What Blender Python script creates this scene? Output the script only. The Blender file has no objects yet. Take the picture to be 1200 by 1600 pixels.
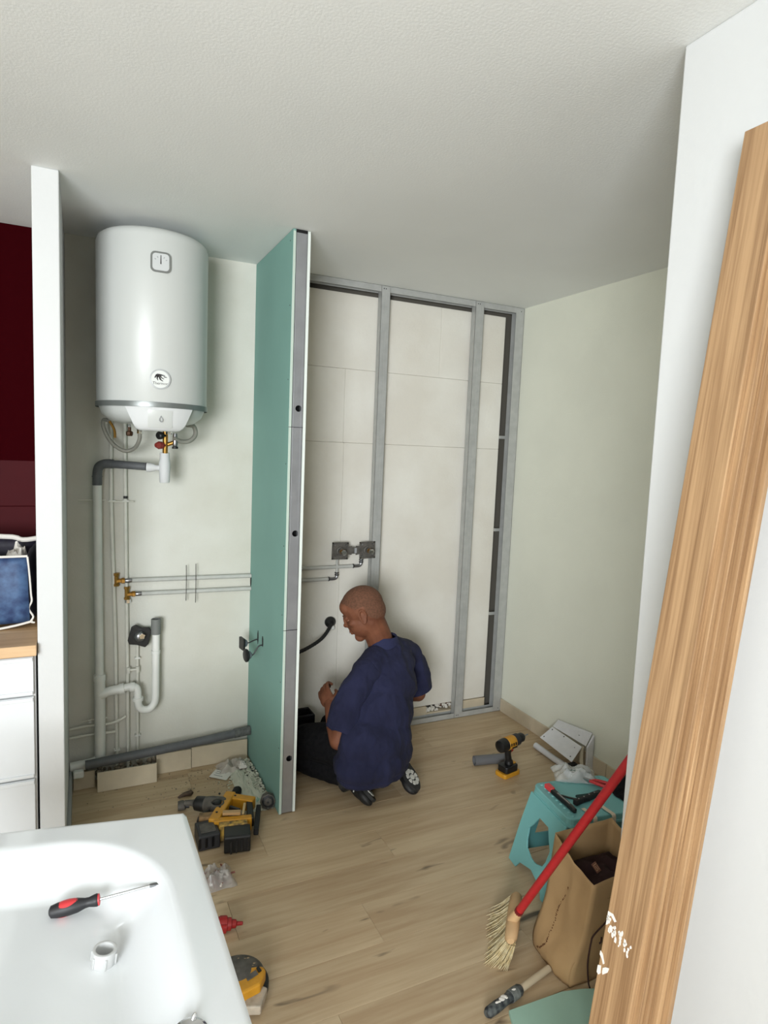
import bpy, bmesh, math, random
from mathutils import Vector, Matrix, Euler, noise
random.seed(7)
PI = math.pi
scene = bpy.context.scene
COL = scene.collection

# ------------------------------------------------------------------ camera
cam_data = bpy.data.cameras.new('camera'); cam = bpy.data.objects.new('camera', cam_data); COL.objects.link(cam)
cam_data.sensor_fit = 'VERTICAL'; cam_data.sensor_height = 36.0
cam_data.lens = 36.0 * 987.63 / 1600.0
cam_data.clip_start = 0.02
cam.matrix_world = Matrix(((0.902650, 0.006088, -0.430332, 0.000000), (-0.428468, 0.106742, -0.897230, 0.000000), (0.040472, 0.994268, 0.098959, 1.628430), (0, 0, 0, 1)))
scene.camera = cam

# ------------------------------------------------------------------ world, light, exposure
world = bpy.data.worlds.new('world'); scene.world = world; world.use_nodes = True
wb = world.node_tree.nodes['Background']; wb.inputs[0].default_value = (0.80, 0.90, 1.0, 1); wb.inputs[1].default_value = 1.0
def area_light(name, loc, aim, sx, sy, power, col):
    l = bpy.data.lights.new(name, 'AREA'); l.shape = 'RECTANGLE'; l.size = sx; l.size_y = sy; l.energy = power; l.color = col
    o = bpy.data.objects.new(name, l); COL.objects.link(o); o.location = loc
    o.rotation_euler = (Vector(aim) - Vector(loc)).to_track_quat('-Z', 'Y').to_euler()
    l.spread = math.radians(120)
    return o
area_light('window_daylight', (-1.60, -2.02, 1.50), (0.9, 2.6, 1.75), 1.6, 1.45, 92, (0.93, 0.97, 1.0))
area_light('side_fill', (-2.3, -0.6, 1.50), (1.2, 0.6, 1.2), 1.2, 1.3, 5, (0.93, 0.97, 1.0))  # weak fill lamp added on the left; that wall has no window
vs = scene.view_settings
vs.view_transform = 'Standard'; vs.look = 'None'; vs.gamma = 1.0; vs.use_curve_mapping = False
vs.exposure = 0.30

# ------------------------------------------------------------------ materials
MATS = {}
def srgb(c):
    return tuple(((v / 255) / 12.92 if v / 255 <= 0.04045 else (((v / 255) + 0.055) / 1.055) ** 2.4) for v in c) + (1,)
def mat(name, col, rough=0.6, metal=0.0, bump=0.0, bscale=60, mott=0.0, mscale=6, col2=None, stretch=(1, 1, 1), coat=0, trans=0, alpha=1, spec=None, detail=4):
    """principled material; noise mottles the colour towards col2 and gives a fine relief"""
    if name in MATS: return MATS[name]
    m = bpy.data.materials.new(name); m.use_nodes = True; MATS[name] = m
    nt = m.node_tree; N = nt.nodes; L = nt.links; b = N['Principled BSDF']
    c = srgb(col); b.inputs['Base Color'].default_value = c
    b.inputs['Roughness'].default_value = rough; b.inputs['Metallic'].default_value = metal
    if coat: b.inputs['Coat Weight'].default_value = coat
    if trans: b.inputs['Transmission Weight'].default_value = trans
    if alpha < 1: b.inputs['Alpha'].default_value = alpha
    if spec is not None: b.inputs['Specular IOR Level'].default_value = spec
    if mott or bump:
        tc = N.new('ShaderNodeTexCoord'); mp = N.new('ShaderNodeMapping'); L.new(tc.outputs['Object'], mp.inputs[0])
        mp.inputs['Scale'].default_value = stretch
    if mott:
        n = N.new('ShaderNodeTexNoise'); n.inputs['Scale'].default_value = mscale; n.inputs['Detail'].default_value = detail
        L.new(mp.outputs[0], n.inputs['Vector'])
        rp = N.new('ShaderNodeMapRange'); rp.inputs[1].default_value = 0.35; rp.inputs[2].default_value = 0.65
        L.new(n.outputs['Fac'], rp.inputs[0])
        mx = N.new('ShaderNodeMix'); mx.data_type = 'RGBA'
        mx.inputs['A'].default_value = c
        c2 = srgb(col2) if col2 else tuple(v * (1 - mott) for v in c[:3]) + (1,)
        mx.inputs['B'].default_value = c2
        L.new(rp.outputs[0], mx.inputs['Factor']); L.new(mx.outputs['Result'], b.inputs['Base Color'])
    if bump:
        n2 = N.new('ShaderNodeTexNoise'); n2.inputs['Scale'].default_value = bscale; n2.inputs['Detail'].default_value = 3
        L.new(mp.outputs[0], n2.inputs['Vector'])
        bp = N.new('ShaderNodeBump'); bp.inputs['Strength'].default_value = bump; bp.inputs['Distance'].default_value = 0.004
        L.new(n2.outputs['Fac'], bp.inputs['Height']); L.new(bp.outputs[0], b.inputs['Normal'])
    return m

def wood_mat(name, light, dark, axis, fine, rough=0.45, knots=False, rnd=0.0):
    """grain streaks running along axis (0, 1 or 2) in object space, darker figure, optional knots"""
    if name in MATS: return MATS[name]
    m = bpy.data.materials.new(name); m.use_nodes = True; MATS[name] = m
    nt = m.node_tree; N = nt.nodes; L = nt.links; b = N['Principled BSDF']; b.inputs['Roughness'].default_value = rough
    tc = N.new('ShaderNodeTexCoord'); oi = N.new('ShaderNodeObjectInfo')
    add = N.new('ShaderNodeVectorMath'); add.operation = 'ADD'; L.new(tc.outputs['Object'], add.inputs[0])
    sc = N.new('ShaderNodeVectorMath'); sc.operation = 'SCALE'; sc.inputs[0].default_value = (17.3, 9.1, 5.7); L.new(oi.outputs['Random'], sc.inputs['Scale'])
    L.new(sc.outputs[0], add.inputs[1])
    def streak(s_along, s_across, detail, dist=0.0):
        mp = N.new('ShaderNodeMapping'); v = [s_across] * 3; v[axis] = s_along; mp.inputs['Scale'].default_value = v
        L.new(add.outputs[0], mp.inputs[0])
        n = N.new('ShaderNodeTexNoise'); n.inputs['Scale'].default_value = 1.0; n.inputs['Detail'].default_value = detail; n.inputs['Distortion'].default_value = dist
        L.new(mp.outputs[0], n.inputs['Vector']); return n.outputs['Fac']
    f1 = streak(1.6, fine, 4, 0.6); f2 = streak(3.5, fine * 4.5, 3, 0.2)
    a1 = N.new('ShaderNodeMath'); a1.operation = 'MULTIPLY_ADD'; L.new(f1, a1.inputs[0]); a1.inputs[1].default_value = 0.6
    a2 = N.new('ShaderNodeMath'); a2.operation = 'MULTIPLY'; a2.inputs[1].default_value = 0.4; L.new(f2, a2.inputs[0]); L.new(a2.outputs[0], a1.inputs[2])
    rp = N.new('ShaderNodeMapRange'); rp.inputs[1].default_value = 0.38; rp.inputs[2].default_value = 0.62; L.new(a1.outputs[0], rp.inputs[0])
    mx = N.new('ShaderNodeMix'); mx.data_type = 'RGBA'; mx.inputs['A'].default_value = srgb(light); mx.inputs['B'].default_value = srgb(dark)
    L.new(rp.outputs[0], mx.inputs['Factor']); out = mx.outputs['Result']
    if knots:
        f3 = streak(5.0, 16.0, 2, 0.8)
        r3 = N.new('ShaderNodeMapRange'); r3.inputs[1].default_value = 0.67; r3.inputs[2].default_value = 0.80; L.new(f3, r3.inputs[0])
        m3 = N.new('ShaderNodeMix'); m3.data_type = 'RGBA'; m3.inputs['B'].default_value = srgb([v * 0.52 for v in dark]); L.new(out, m3.inputs['A']); L.new(r3.outputs[0], m3.inputs['Factor'])
        out = m3.outputs['Result']
    if rnd:
        hs = N.new('ShaderNodeHueSaturation'); L.new(out, hs.inputs['Color'])
        r4 = N.new('ShaderNodeMapRange'); r4.inputs[3].default_value = 1 - rnd; r4.inputs[4].default_value = 1 + rnd; L.new(oi.outputs['Random'], r4.inputs[0]); L.new(r4.outputs[0], hs.inputs['Value'])
        out = hs.outputs['Color']
    L.new(out, b.inputs['Base Color'])
    bp = N.new('ShaderNodeBump'); bp.inputs['Strength'].default_value = 0.25; bp.inputs['Distance'].default_value = 0.0015; L.new(a1.outputs[0], bp.inputs['Height']); L.new(bp.outputs[0], b.inputs['Normal'])
    return m

M_white = mat('white_wall_paint', (228, 229, 214), 0.85, bump=0.2, bscale=130, mott=0.05, mscale=2.5)
M_ceil = mat('ceiling_paint', (236, 238, 236), 0.9, bump=0.15, bscale=150, mott=0.03, mscale=2)
M_alcove = mat('old_off_white_paint', (214, 213, 204), 0.8, bump=0.3, bscale=90, mott=0.12, mscale=2.2, col2=(202, 199, 187))
M_block = mat('plaster_block_face', (226, 223, 214), 0.8, bump=0.3, bscale=80, mott=0.12, mscale=3, col2=(216, 211, 200))
M_gloss = mat('bright_white_paint', (206, 207, 206), 0.65, bump=0.12, bscale=60)
M_red = mat('dark_red_paint', (46, 0, 4), 0.9, bump=0.2, bscale=50, spec=.05)
M_redtile = mat('dark_red_tile', (66, 2, 10), 0.7, mott=0.1, mscale=9, spec=.2)
M_core = mat('grey_masonry_core', (92, 88, 80), 0.95, bump=0.5, bscale=40)
M_tile = mat('beige_skirting_tile', (204, 190, 165), 0.35, mott=0.1, mscale=14, bump=0.05)
M_grout = mat('dusty_mortar', (156, 142, 124), 0.95, bump=0.9, bscale=60, mott=0.5, mscale=30)
M_galv = mat('galvanised_steel', (196, 198, 202), 0.42, metal=0.45, mott=0.12, mscale=25)
M_galvd = mat('dull_galvanised_steel', (182, 183, 180), 0.5, metal=0.25, mott=0.12, mscale=20)
M_black = mat('black_plastic', (18, 18, 19), 0.45)
M_blackr = mat('black_rubber', (24, 24, 25), 0.75, bump=0.2)
M_brass = mat('brass', (176, 132, 66), 0.35, metal=0.9)
M_chrome = mat('chrome', (225, 226, 228), 0.12, metal=1.0)
M_pvc = mat('white_pvc', (228, 228, 222), 0.4, mott=0.08, mscale=12)
M_ppipe = mat('white_painted_copper', (219, 217, 206), 0.5, mott=0.1, mscale=20)
M_gpvc = mat('grey_pvc', (92, 94, 96), 0.5, mott=0.15, mscale=30)
M_insul = mat('grey_pipe_sleeve', (190, 190, 184), 0.55, mott=0.1, mscale=20)
M_enamel = mat('white_enamel', (196, 198, 194), 0.35, coat=0.1)
M_acryl = mat('white_acrylic', (243, 246, 248), 0.12, coat=0.5)
M_greenb = mat('green_moisture_board_paper', (124, 164, 154), 0.8, mott=0.06, mscale=3, bump=0.05)
M_gypsum = mat('gypsum_core', (214, 214, 206), 0.9, bump=0.4)
M_yellow = mat('tool_yellow_plastic', (208, 148, 36), 0.45, mott=0.15, mscale=30)
M_dark = mat('dark_grey_plastic', (40, 40, 43), 0.5, mott=0.2, mscale=40)
M_steel = mat('tool_steel', (150, 150, 152), 0.3, metal=0.9)
M_dusty = mat('dusty_dark_metal', (104, 100, 94), 0.65, metal=0.3, mott=0.4, mscale=40)
M_skin = mat('tanned_skin', (126, 80, 58), 0.62, bump=0.15, bscale=220, mott=0.12, mscale=14, col2=(104, 63, 45), spec=.25)
M_hair = mat('cropped_brown_hair', (92, 60, 42), 0.85, bump=0.5, bscale=500, mott=0.4, mscale=120, col2=(112, 74, 54))
M_shirt = mat('navy_cotton', (32, 35, 66), 0.95, bump=0.6, bscale=50, mott=0.5, mscale=9, col2=(20, 22, 50), stretch=(1, 1, .6))
M_trouser = mat('black_work_cloth', (13, 13, 16), 0.95, bump=0.5, bscale=50, mott=0.3, mscale=60, col2=(24, 23, 25), spec=.2)
M_turq = mat('turquoise_plastic', (120, 182, 182), 0.5, mott=0.05, mscale=6, bump=0.05)
M_kraft = mat('brown_kraft_paper', (168, 136, 94), 0.85, mott=0.12, mscale=7, bump=0.25, bscale=25)
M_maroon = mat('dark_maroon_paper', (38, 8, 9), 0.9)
M_redpl = mat('red_handle_plastic', (178, 34, 40), 0.35, mott=0.15, mscale=50)
M_straw = mat('pale_straw', (228, 216, 180), 0.9, mott=0.25, mscale=60, col2=(200, 180, 134))
M_wood_light = mat('turned_light_wood', (204, 168, 124), 0.6, mott=0.15, mscale=12)
M_clear = mat('clear_plastic_film', (225, 228, 226), 0.15, alpha=0.35)
M_paper = mat('white_paper', (225, 220, 212), 0.8)
M_ink = mat('dark_ink', (45, 42, 42), 0.7)
M_greyink = mat('grey_ink', (140, 142, 142), 0.6)
M_oak = wood_mat('oak_laminate_board', (176, 142, 104), (132, 100, 68), 2, 46, 0.55)
M_floor = wood_mat('pale_oak_floorboard', (198, 176, 143), (176, 150, 117), 0, 13, 0.42, knots=True, rnd=0.035)
M_counter = wood_mat('oak_worktop', (214, 178, 136), (186, 148, 106), 0, 20, 0.4)

# ------------------------------------------------------------------ mesh helpers
def frame(loc=(0, 0, 0), rot=(0, 0, 0)):
    return Matrix.Translation(loc) @ Euler(rot).to_matrix().to_4x4()
def axes(loc, x, z):
    """frame at loc with local z along z and local x near x"""
    z = Vector(z).normalized(); x = Vector(x); y = z.cross(x).normalized(); x = y.cross(z)
    m = Matrix((x, y, z)).transposed().to_4x4(); m.translation = loc
    return m
class MB:
    def __init__(s, M=None): s.v = []; s.f = []; s.mi = []; s.M = M or Matrix(); s.cur = 0
    def add(s, vs, fs, M=None):
        k = len(s.v); T = s.M @ M if M else s.M
        s.v += [T @ Vector(p) for p in vs]
        s.f += [tuple(i + k for i in f) for f in fs]; s.mi += [s.cur] * len(fs); return s
    def m(s, i): s.cur = i; return s
    def box(s, a, b, M=None):
        x0, y0, z0 = [min(p, q) for p, q in zip(a, b)]; x1, y1, z1 = [max(p, q) for p, q in zip(a, b)]
        return s.add([(x0,y0,z0),(x1,y0,z0),(x1,y1,z0),(x0,y1,z0),(x0,y0,z1),(x1,y0,z1),(x1,y1,z1),(x0,y1,z1)],
                     [(0,3,2,1),(4,5,6,7),(0,1,5,4),(1,2,6,5),(2,3,7,6),(3,0,4,7)], M)
    def cbox(s, c, d, M=None):
        return s.box([c[i] - d[i] / 2 for i in range(3)], [c[i] + d[i] / 2 for i in range(3)], M)
    def prism(s, poly, z0, z1, M=None):
        """polygon in local xy pulled from z0 to z1 (counter-clockwise seen from +z)"""
        n = len(poly); vs_ = [(x, y, z0) for x, y in poly] + [(x, y, z1) for x, y in poly]
        fs = [tuple(range(n - 1, -1, -1)), tuple(range(n, 2 * n))] + [(i, (i + 1) % n, (i + 1) % n + n, i + n) for i in range(n)]
        return s.add(vs_, fs, M)
    def lathe(s, prof, M=None, n=24, caps=True):
        """profile of (radius, z) turned about local z"""
        vs_ = []; fs = []
        for r, z in prof: vs_ += [(r * math.cos(2*PI*i/n), r * math.sin(2*PI*i/n), z) for i in range(n)]
        for j in range(len(prof) - 1):
            for i in range(n): fs.append((j*n+i, j*n+(i+1)%n, (j+1)*n+(i+1)%n, (j+1)*n+i))
        if caps:
            fs.append(tuple(range(n - 1, -1, -1))); k = (len(prof) - 1) * n; fs.append(tuple(range(k, k + n)))
        return s.add(vs_, fs, M)
    def cyl(s, p0, p1, r0, r1=None, n=16):
        p0, p1 = Vector(p0), Vector(p1); r1 = r0 if r1 is None else r1; d = p1 - p0
        x = Vector((1, 0, 0)) if abs(d.normalized().x) < .9 else Vector((0, 1, 0))
        return s.lathe([(r0, 0), (r1, d.length)], axes(p0, x, d), n)
    def tube(s, pts, r, n=10, smooth=0, flat=1.0):
        pts = [Vector(p) for p in pts]
        if smooth: pts = spline(pts, smooth)
        rs = r if isinstance(r, (list, tuple)) else [r] * len(pts)
        if len(rs) != len(pts): rs = [rs[min(len(rs) - 1, int(i * len(rs) / len(pts)))] for i in range(len(pts))]
        t = (pts[1] - pts[0]).normalized(); u = t.orthogonal().normalized(); vs_ = []; fs = []
        for i, p in enumerate(pts):
            a = pts[max(0, i - 1)]; b = pts[min(len(pts) - 1, i + 1)]; t = (b - a).normalized()
            u = (u - t * u.dot(t)).normalized(); w = t.cross(u)
            vs_ += [p + (u * math.cos(2*PI*k/n) + w * flat * math.sin(2*PI*k/n)) * rs[i] for k in range(n)]
        for j in range(len(pts) - 1):
            for i in range(n): fs.append((j*n+i, j*n+(i+1)%n, (j+1)*n+(i+1)%n, (j+1)*n+i))
        fs.append(tuple(range(n - 1, -1, -1))); k = (len(pts) - 1) * n; fs.append(tuple(range(k, k + n)))
        return s.add(vs_, fs)
    def ell(s, c, r, M=None, n=18, m=12):
        T = Matrix.Translation(c) if not isinstance(c, Matrix) else c
        vs_ = [(0, 0, -r[2])]; fs = []
        for j in range(1, m):
            a = -PI/2 + PI * j / m
            vs_ += [(r[0]*math.cos(a)*math.cos(2*PI*i/n), r[1]*math.cos(a)*math.sin(2*PI*i/n), r[2]*math.sin(a)) for i in range(n)]
        vs_.append((0, 0, r[2])); k = len(vs_) - 1
        for i in range(n):
            fs.append((0, 1+(i+1)%n, 1+i)); fs.append((k, k-n+i, k-n+(i+1)%n))
        for j in range(m - 2):
            for i in range(n): fs.append((1+j*n+i, 1+j*n+(i+1)%n, 1+(j+1)*n+(i+1)%n, 1+(j+1)*n+i))
        return s.add(vs_, fs, T if M is None else M @ T)
    def plate_hole(s, x0, x1, y0, y1, cx, cy, r, z0, z1, n=16, M=None):
        """rectangular plate in xy from z0 to z1 with one round hole"""
        ring = [(cx + r * math.cos(2*PI*i/n + PI/n), cy + r * math.sin(2*PI*i/n + PI/n)) for i in range(n)]
        out = []
        for x, y in ring:
            dx, dy = x - cx, y - cy; t = 1e9
            if dx > 0: t = min(t, (x1 - cx) / dx)
            if dx < 0: t = min(t, (x0 - cx) / dx)
            if dy > 0: t = min(t, (y1 - cy) / dy)
            if dy < 0: t = min(t, (y0 - cy) / dy)
            out.append((cx + dx * t, cy + dy * t))
        # snap the outer points nearest each corner onto it
        for c in ((x0, y0), (x1, y0), (x1, y1), (x0, y1)):
            k = min(range(n), key=lambda i: (out[i][0]-c[0])**2 + (out[i][1]-c[1])**2); out[k] = c
        vs_ = [(x, y, z) for z in (z0, z1) for L_ in (ring, out) for x, y in L_]
        fs = []
        for i in range(n):
            j = (i + 1) % n
            fs += [(i, j, n+j, n+i), (2*n+i, 3*n+i, 3*n+j, 2*n+j), (i, 2*n+i, 2*n+j, j), (n+i, n+j, 3*n+j, 3*n+i)]
        return s.add(vs_, fs, M)
    def build(s, name, mats, parent=None, smooth=False, bevel=0, world=False, seg=2, sharp=40):
        off = ORG.get(parent.name, Vector()) if (world and parent) else Vector()
        if world and parent is None: off = Vector()
        me = bpy.data.meshes.new(name); me.from_pydata([tuple(p - off) for p in s.v], [], s.f)
        mats = mats if isinstance(mats, (list, tuple)) else [mats]
        for m_ in mats: me.materials.append(m_)
        me.polygons.foreach_set('material_index', s.mi)
        me.update(); me.validate()
        if smooth:
            me.polygons.foreach_set('use_smooth', [True] * len(me.polygons)); me.set_sharp_from_angle(angle=math.radians(sharp))
        o = bpy.data.objects.new(name, me); COL.objects.link(o)
        if parent: o.parent = parent
        ORG[o.name] = off.copy()
        if bevel:
            bv = o.modifiers.new('bevel', 'BEVEL'); bv.width = bevel; bv.segments = seg; bv.limit_method = 'ANGLE'; bv.angle_limit = math.radians(35)
        return o
ORG = {}
def spline(pts, k):
    out = []; n = len(pts)
    for i in range(n - 1):
        p0, p1, p2, p3 = pts[max(0, i-1)], pts[i], pts[i+1], pts[min(n-1, i+2)]
        for j in range(k):
            t = j / k
            out.append(0.5 * ((2*p1) + (p2-p0)*t + (2*p0-5*p1+4*p2-p3)*t*t + (3*p1-p0-3*p2+p3)*t**3))
    out.append(pts[-1]); return out
def rrect(w, h, r, n=5, cx=0, cy=0):
    """rounded rectangle polygon, counter-clockwise"""
    out = []
    for sx, sy, a0 in ((1, 1, 0), (-1, 1, PI/2), (-1, -1, PI), (1, -1, 3*PI/2)):
        for i in range(n + 1):
            a = a0 + PI/2 * i / n; out.append((cx + sx*(w/2 - r) + r*math.cos(a), cy + sy*(h/2 - r) + r*math.sin(a)))
    return out
def tag(o, label, cat, group=None, kind=None):
    if label: o['label'] = label
    if cat: o['category'] = cat
    if group: o['group'] = group
    if kind: o['kind'] = kind
    return o
def thing(name, loc, label, cat, group=None, rot=None):
    o = bpy.data.objects.new(name, None); COL.objects.link(o); o.location = loc; o.empty_display_size = 0.05
    if rot: o.rotation_euler = rot
    ORG[o.name] = Vector(loc)
    return tag(o, label, cat, group)
def struct(o): o['kind'] = 'structure'; return o
def text_mesh(name, body, size, M, m, parent, depth=0.0004, align='CENTER'):
    """lettering as thin flat print standing on the surface M (text in local xy)"""
    cu = bpy.data.curves.new(name, 'FONT'); cu.body = body; cu.size = size; cu.extrude = depth; cu.align_x = align; cu.align_y = 'CENTER'; cu.resolution_u = 2
    tmp = bpy.data.objects.new(name, cu); COL.objects.link(tmp)
    dg = bpy.context.evaluated_depsgraph_get(); dg.update()
    me = bpy.data.meshes.new_from_object(tmp.evaluated_get(dg)); bpy.data.objects.remove(tmp)
    off = ORG.get(parent.name, Vector())
    me.transform(Matrix.Translation(-off) @ M)
    me.materials.clear(); me.materials.append(m)
    o = bpy.data.objects.new(name, me); COL.objects.link(o); o.parent = parent; ORG[o.name] = off.copy(); return o
def bake(o, extra=()):
    """turn an object's modifiers into its mesh"""
    dg = bpy.context.evaluated_depsgraph_get(); dg.update()
    me = bpy.data.meshes.new_from_object(o.evaluated_get(dg)); old = o.data; o.modifiers.clear(); o.data = me
    me.name = old.name; return o
def organic(mb, name, mats, parent, voxel=0.005, iters=4, world=True, adapt=0):
    """union of overlapping closed shapes, remeshed and smoothed into one continuous skin"""
    o = mb.build(name, mats, parent, world=world)
    r = o.modifiers.new('r', 'REMESH'); r.mode = 'VOXEL'; r.voxel_size = voxel; r.use_smooth_shade = True
    s = o.modifiers.new('s', 'SMOOTH'); s.factor = 0.5; s.iterations = iters
    bake(o); return o

# ------------------------------------------------------------------ room shell
D, D2, XR, CH = 3.167, 3.217, 2.40, 2.50
# floor: slab and separate boards running along x
fl = struct(MB().box((-2.6, -2.4, -0.06), (2.6, 3.4, -0.0085)).build('floor', mat('subfloor', (96, 86, 74), 0.95)))
bw, bl = 0.192, 1.286
protos = {}
def plank(x0, x1, y0, y1):
    key = (round(x1 - x0, 3), round(y1 - y0, 3))
    if key not in protos:
        o = MB().box((0, 0, -0.008), (x1 - x0, y1 - y0, 0)).build('floorboard', M_floor, fl, bevel=0.0007, seg=1); protos[key] = o
    else:
        o = protos[key].copy(); COL.objects.link(o)
    o.location = (x0, y0, 0)
y = -2.3; row = 0
while y < 3.2:
    x = -2.5 - [0.0, 0.46, 0.9, 0.23, 0.7][row % 5]
    y1 = min(y + bw - 0.0008, 3.215)
    while x < 2.4:
        xa = max(x, -2.5); xb = min(x + bl - 0.0008, 2.398)
        if xb - xa > 0.05: plank(xa, xb, y, y1)
        x += bl
    y += bw; row += 1
struct(MB().box((-2.6, -2.4, CH), (2.6, 3.4, CH + 0.1)).build('ceiling', M_ceil))
struct(MB().box((-0.145, D, 0), (0.852, D + 0.2, CH)).build('wall_back', M_alcove))
wk = struct(MB().box((-2.6, D, 0), (-0.145, D + 0.2, CH)).build('wall_kitchen', M_red))
# square red tiles behind the worktop
for r_ in range(3):
    for c_ in range(7):
        t = MB().box((-0.146 - 0.20*(c_+1) + 0.001, D - 0.006, 0.917 + 0.2*r_), (-0.146 - 0.20*c_ - 0.001, D, 0.917 + 0.2*(r_+1) - 0.002)).build('tile', M_redtile, wk, bevel=0.0015)
struct(MB().box((-0.145, 2.45, 0), (-0.064, D, CH)).build('wall_pier', M_gloss, bevel=0.004))
wr = struct(MB().box((XR, 1.03, 0), (XR + 0.12, 3.4, CH)).build('wall_right', M_white))
struct(MB().box((1.154, -2.4, 0), (2.6, 1.03, CH)).build('wall_right_front', M_gloss, bevel=0.004))
struct(MB().box((-2.7, -2.4, 0), (-2.5, 3.4, CH)).build('wall_left', M_white))
rear = MB()
rear.box((-2.6, -2.3, 0), (-2.42, -2.1, CH)).box((-0.78, -2.3, 0), (1.154, -2.1, CH)).box((-2.42, -2.3, 0), (-0.78, -2.1, 0.75)).box((-2.42, -2.3, 2.25), (-0.78, -2.1, CH))
struct(rear.build('wall_rear', M_white))
wf = MB()
for x in (-2.42, -1.64, -0.86): wf.box((x, -2.24, 0.75), (x + 0.08, -2.18, 2.25))
for z in (0.75, 2.18): wf.box((-2.42, -2.24, z), (-0.78, -2.18, z + 0.07))
struct(wf.build('window_1', M_gloss, bevel=0.004))

# alcove lining: masonry core with plaster blocks in front of it, open joints at the top and right
core = struct(MB().box((0.852, 3.262, 0), (XR, 3.42, CH)).build('wall_alcove', M_core))
zs = [0.085, 1.655, 2.05, 2.445]
for i in range(len(zs) - 1):
    cuts = [0.853] + [[1.285], [1.28], [1.86]][i] + [2.303]
    for a, b in zip(cuts, cuts[1:]):
        dz = random.uniform(-.0003, .0003)
        MB().box((a + .0002, D2 + dz, zs[i] + .0002), (b - .0002, 3.262, zs[i+1] - .0002)).build('plaster_block', M_block, core, bevel=0.0030)
# plinth tiles below the blocks, the left one broken away
for a, b in ((0.853, 1.18), (1.182, 1.51), (1.512, 1.88), (2.065, 2.303), (1.882, 2.063)):
    MB().box((a, D2 - 0.006, 0.0), (b, 3.262, 0.082 if a != 1.882 else 0.040)).build('plinth_tile', M_tile, core, bevel=0.002)
mb = MB()
for i in range(70):
    t_ = random.random(); x = 1.888 + .17*t_; mb.ell((x, random.uniform(3.222, 3.25), 0.045 + 0.020*t_ + random.uniform(-.006, .018)), [random.uniform(.004, .011)] * 3, n=6, m=4)
tag(mb.build('broken_plaster', M_block, core), None, None, kind='stuff')
mb = MB()
for i in range(9): mb.ell((random.uniform(1.98, 2.05), 3.236, random.uniform(.066, .078)), [random.uniform(.006, .012)] * 3, n=6, m=4)
tag(mb.build('brown_mortar', mat('brown_mortar', (92, 62, 46), .95), core), None, None, kind='stuff')
# skirting tiles along the right wall
for i in range(7):
    y0 = 3.165 - 0.302 * (i + 1)
    MB().box((XR - 0.009, max(y0, 1.04) + 0.001, 0), (XR, y0 + 0.300, 0.082)).build('skirting_tile', M_tile, wr, bevel=0.002)
bl_ = struct(MB().box((-0.064, 2.46, 0), (-0.050, 3.10, 0.10)).build('baseboard_left', mat('grey_skirting', (150, 150, 148), 0.6), bevel=0.003))

# ------------------------------------------------------------------ stud frame over the alcove wall
sf = thing('stud_frame', (1.6, D, 0), 'galvanised metal stud frame standing against the off-white alcove wall', 'stud frame')
def screw_pair(x, z, n=2):
    for k in range(n):
        MB().cyl((x + 0.012 * k, D - 0.0015, z), (x + 0.012 * k, D + 0.001, z), 0.0032, n=8).build('screw', M_black, sf, world=True)
MB().box((0.853, D, 2.467), (2.396, D + 0.0012, CH)).box((0.853, D, CH - 0.0012), (2.396, D2 - 0.002, CH)).box((0.853, D2 - 0.0032, 2.467), (2.396, D2 - 0.002, CH)).build('top_track', M_galvd, sf, world=True)
MB().box((0.853, D, 0.001), (2.396, D + 0.0012, 0.032)).box((0.853, D, 0.001), (2.396, D2 - 0.007, 0.0022)).box((0.853, D2 - 0.0082, 0.001), (2.396, D2 - 0.007, 0.032)).build('bottom_track', M_galvd, sf, world=True)
def c_stud(x0, w, name='stud'):
    b = MB()
    b.box((x0, D - 0.0014, 0.003), (x0 + w, D - 0.0002, 2.497))                       # front flange
    b.box((x0, D - 0.0014, 0.003), (x0 + 0.0012, D2 - 0.010, 2.497))                  # web
    b.box((x0, D2 - 0.0112, 0.003), (x0 + w, D2 - 0.010, 2.497))
    b.box((x0 + w - 0.0012, D - 0.0014, 0.003), (x0 + w, D + 0.008, 2.497))           # lip
    for q in (0.36, 0.66): b.box((x0 + w*q, D - 0.0024, 0.034), (x0 + w*q + 0.003, D - 0.0012, 2.465))   # pressed ribs
    return b.build(name, M_galvd, sf, world=True)
c_stud(1.452, 0.052); c_stud(2.052, 0.058)
b = MB(); b.box((2.338, D - 0.0014, 0.003), (2.397, D - 0.0002, 2.497)).box((2.3958, D - 0.0014, 0.003), (2.397, D2 - 0.010, 2.497)).box((2.338, D2 - 0.0112, 0.003), (2.397, D2 - 0.010, 2.497))
b.build('side_track', M_galvd, sf, world=True)
for x in (1.466, 2.068): screw_pair(x, 2.484); screw_pair(x, 0.018)
screw_pair(2.375, 2.478, 1); screw_pair(2.378, 0.02, 1)
for z in (0.62, 1.15, 1.72):                                                          # small clips bridging the dark joint
    MB().box((2.300, D2 - 0.012, z), (2.340, D2 - 0.002, z + 0.018)).build('clip', M_galvd, sf, world=True)

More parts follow.
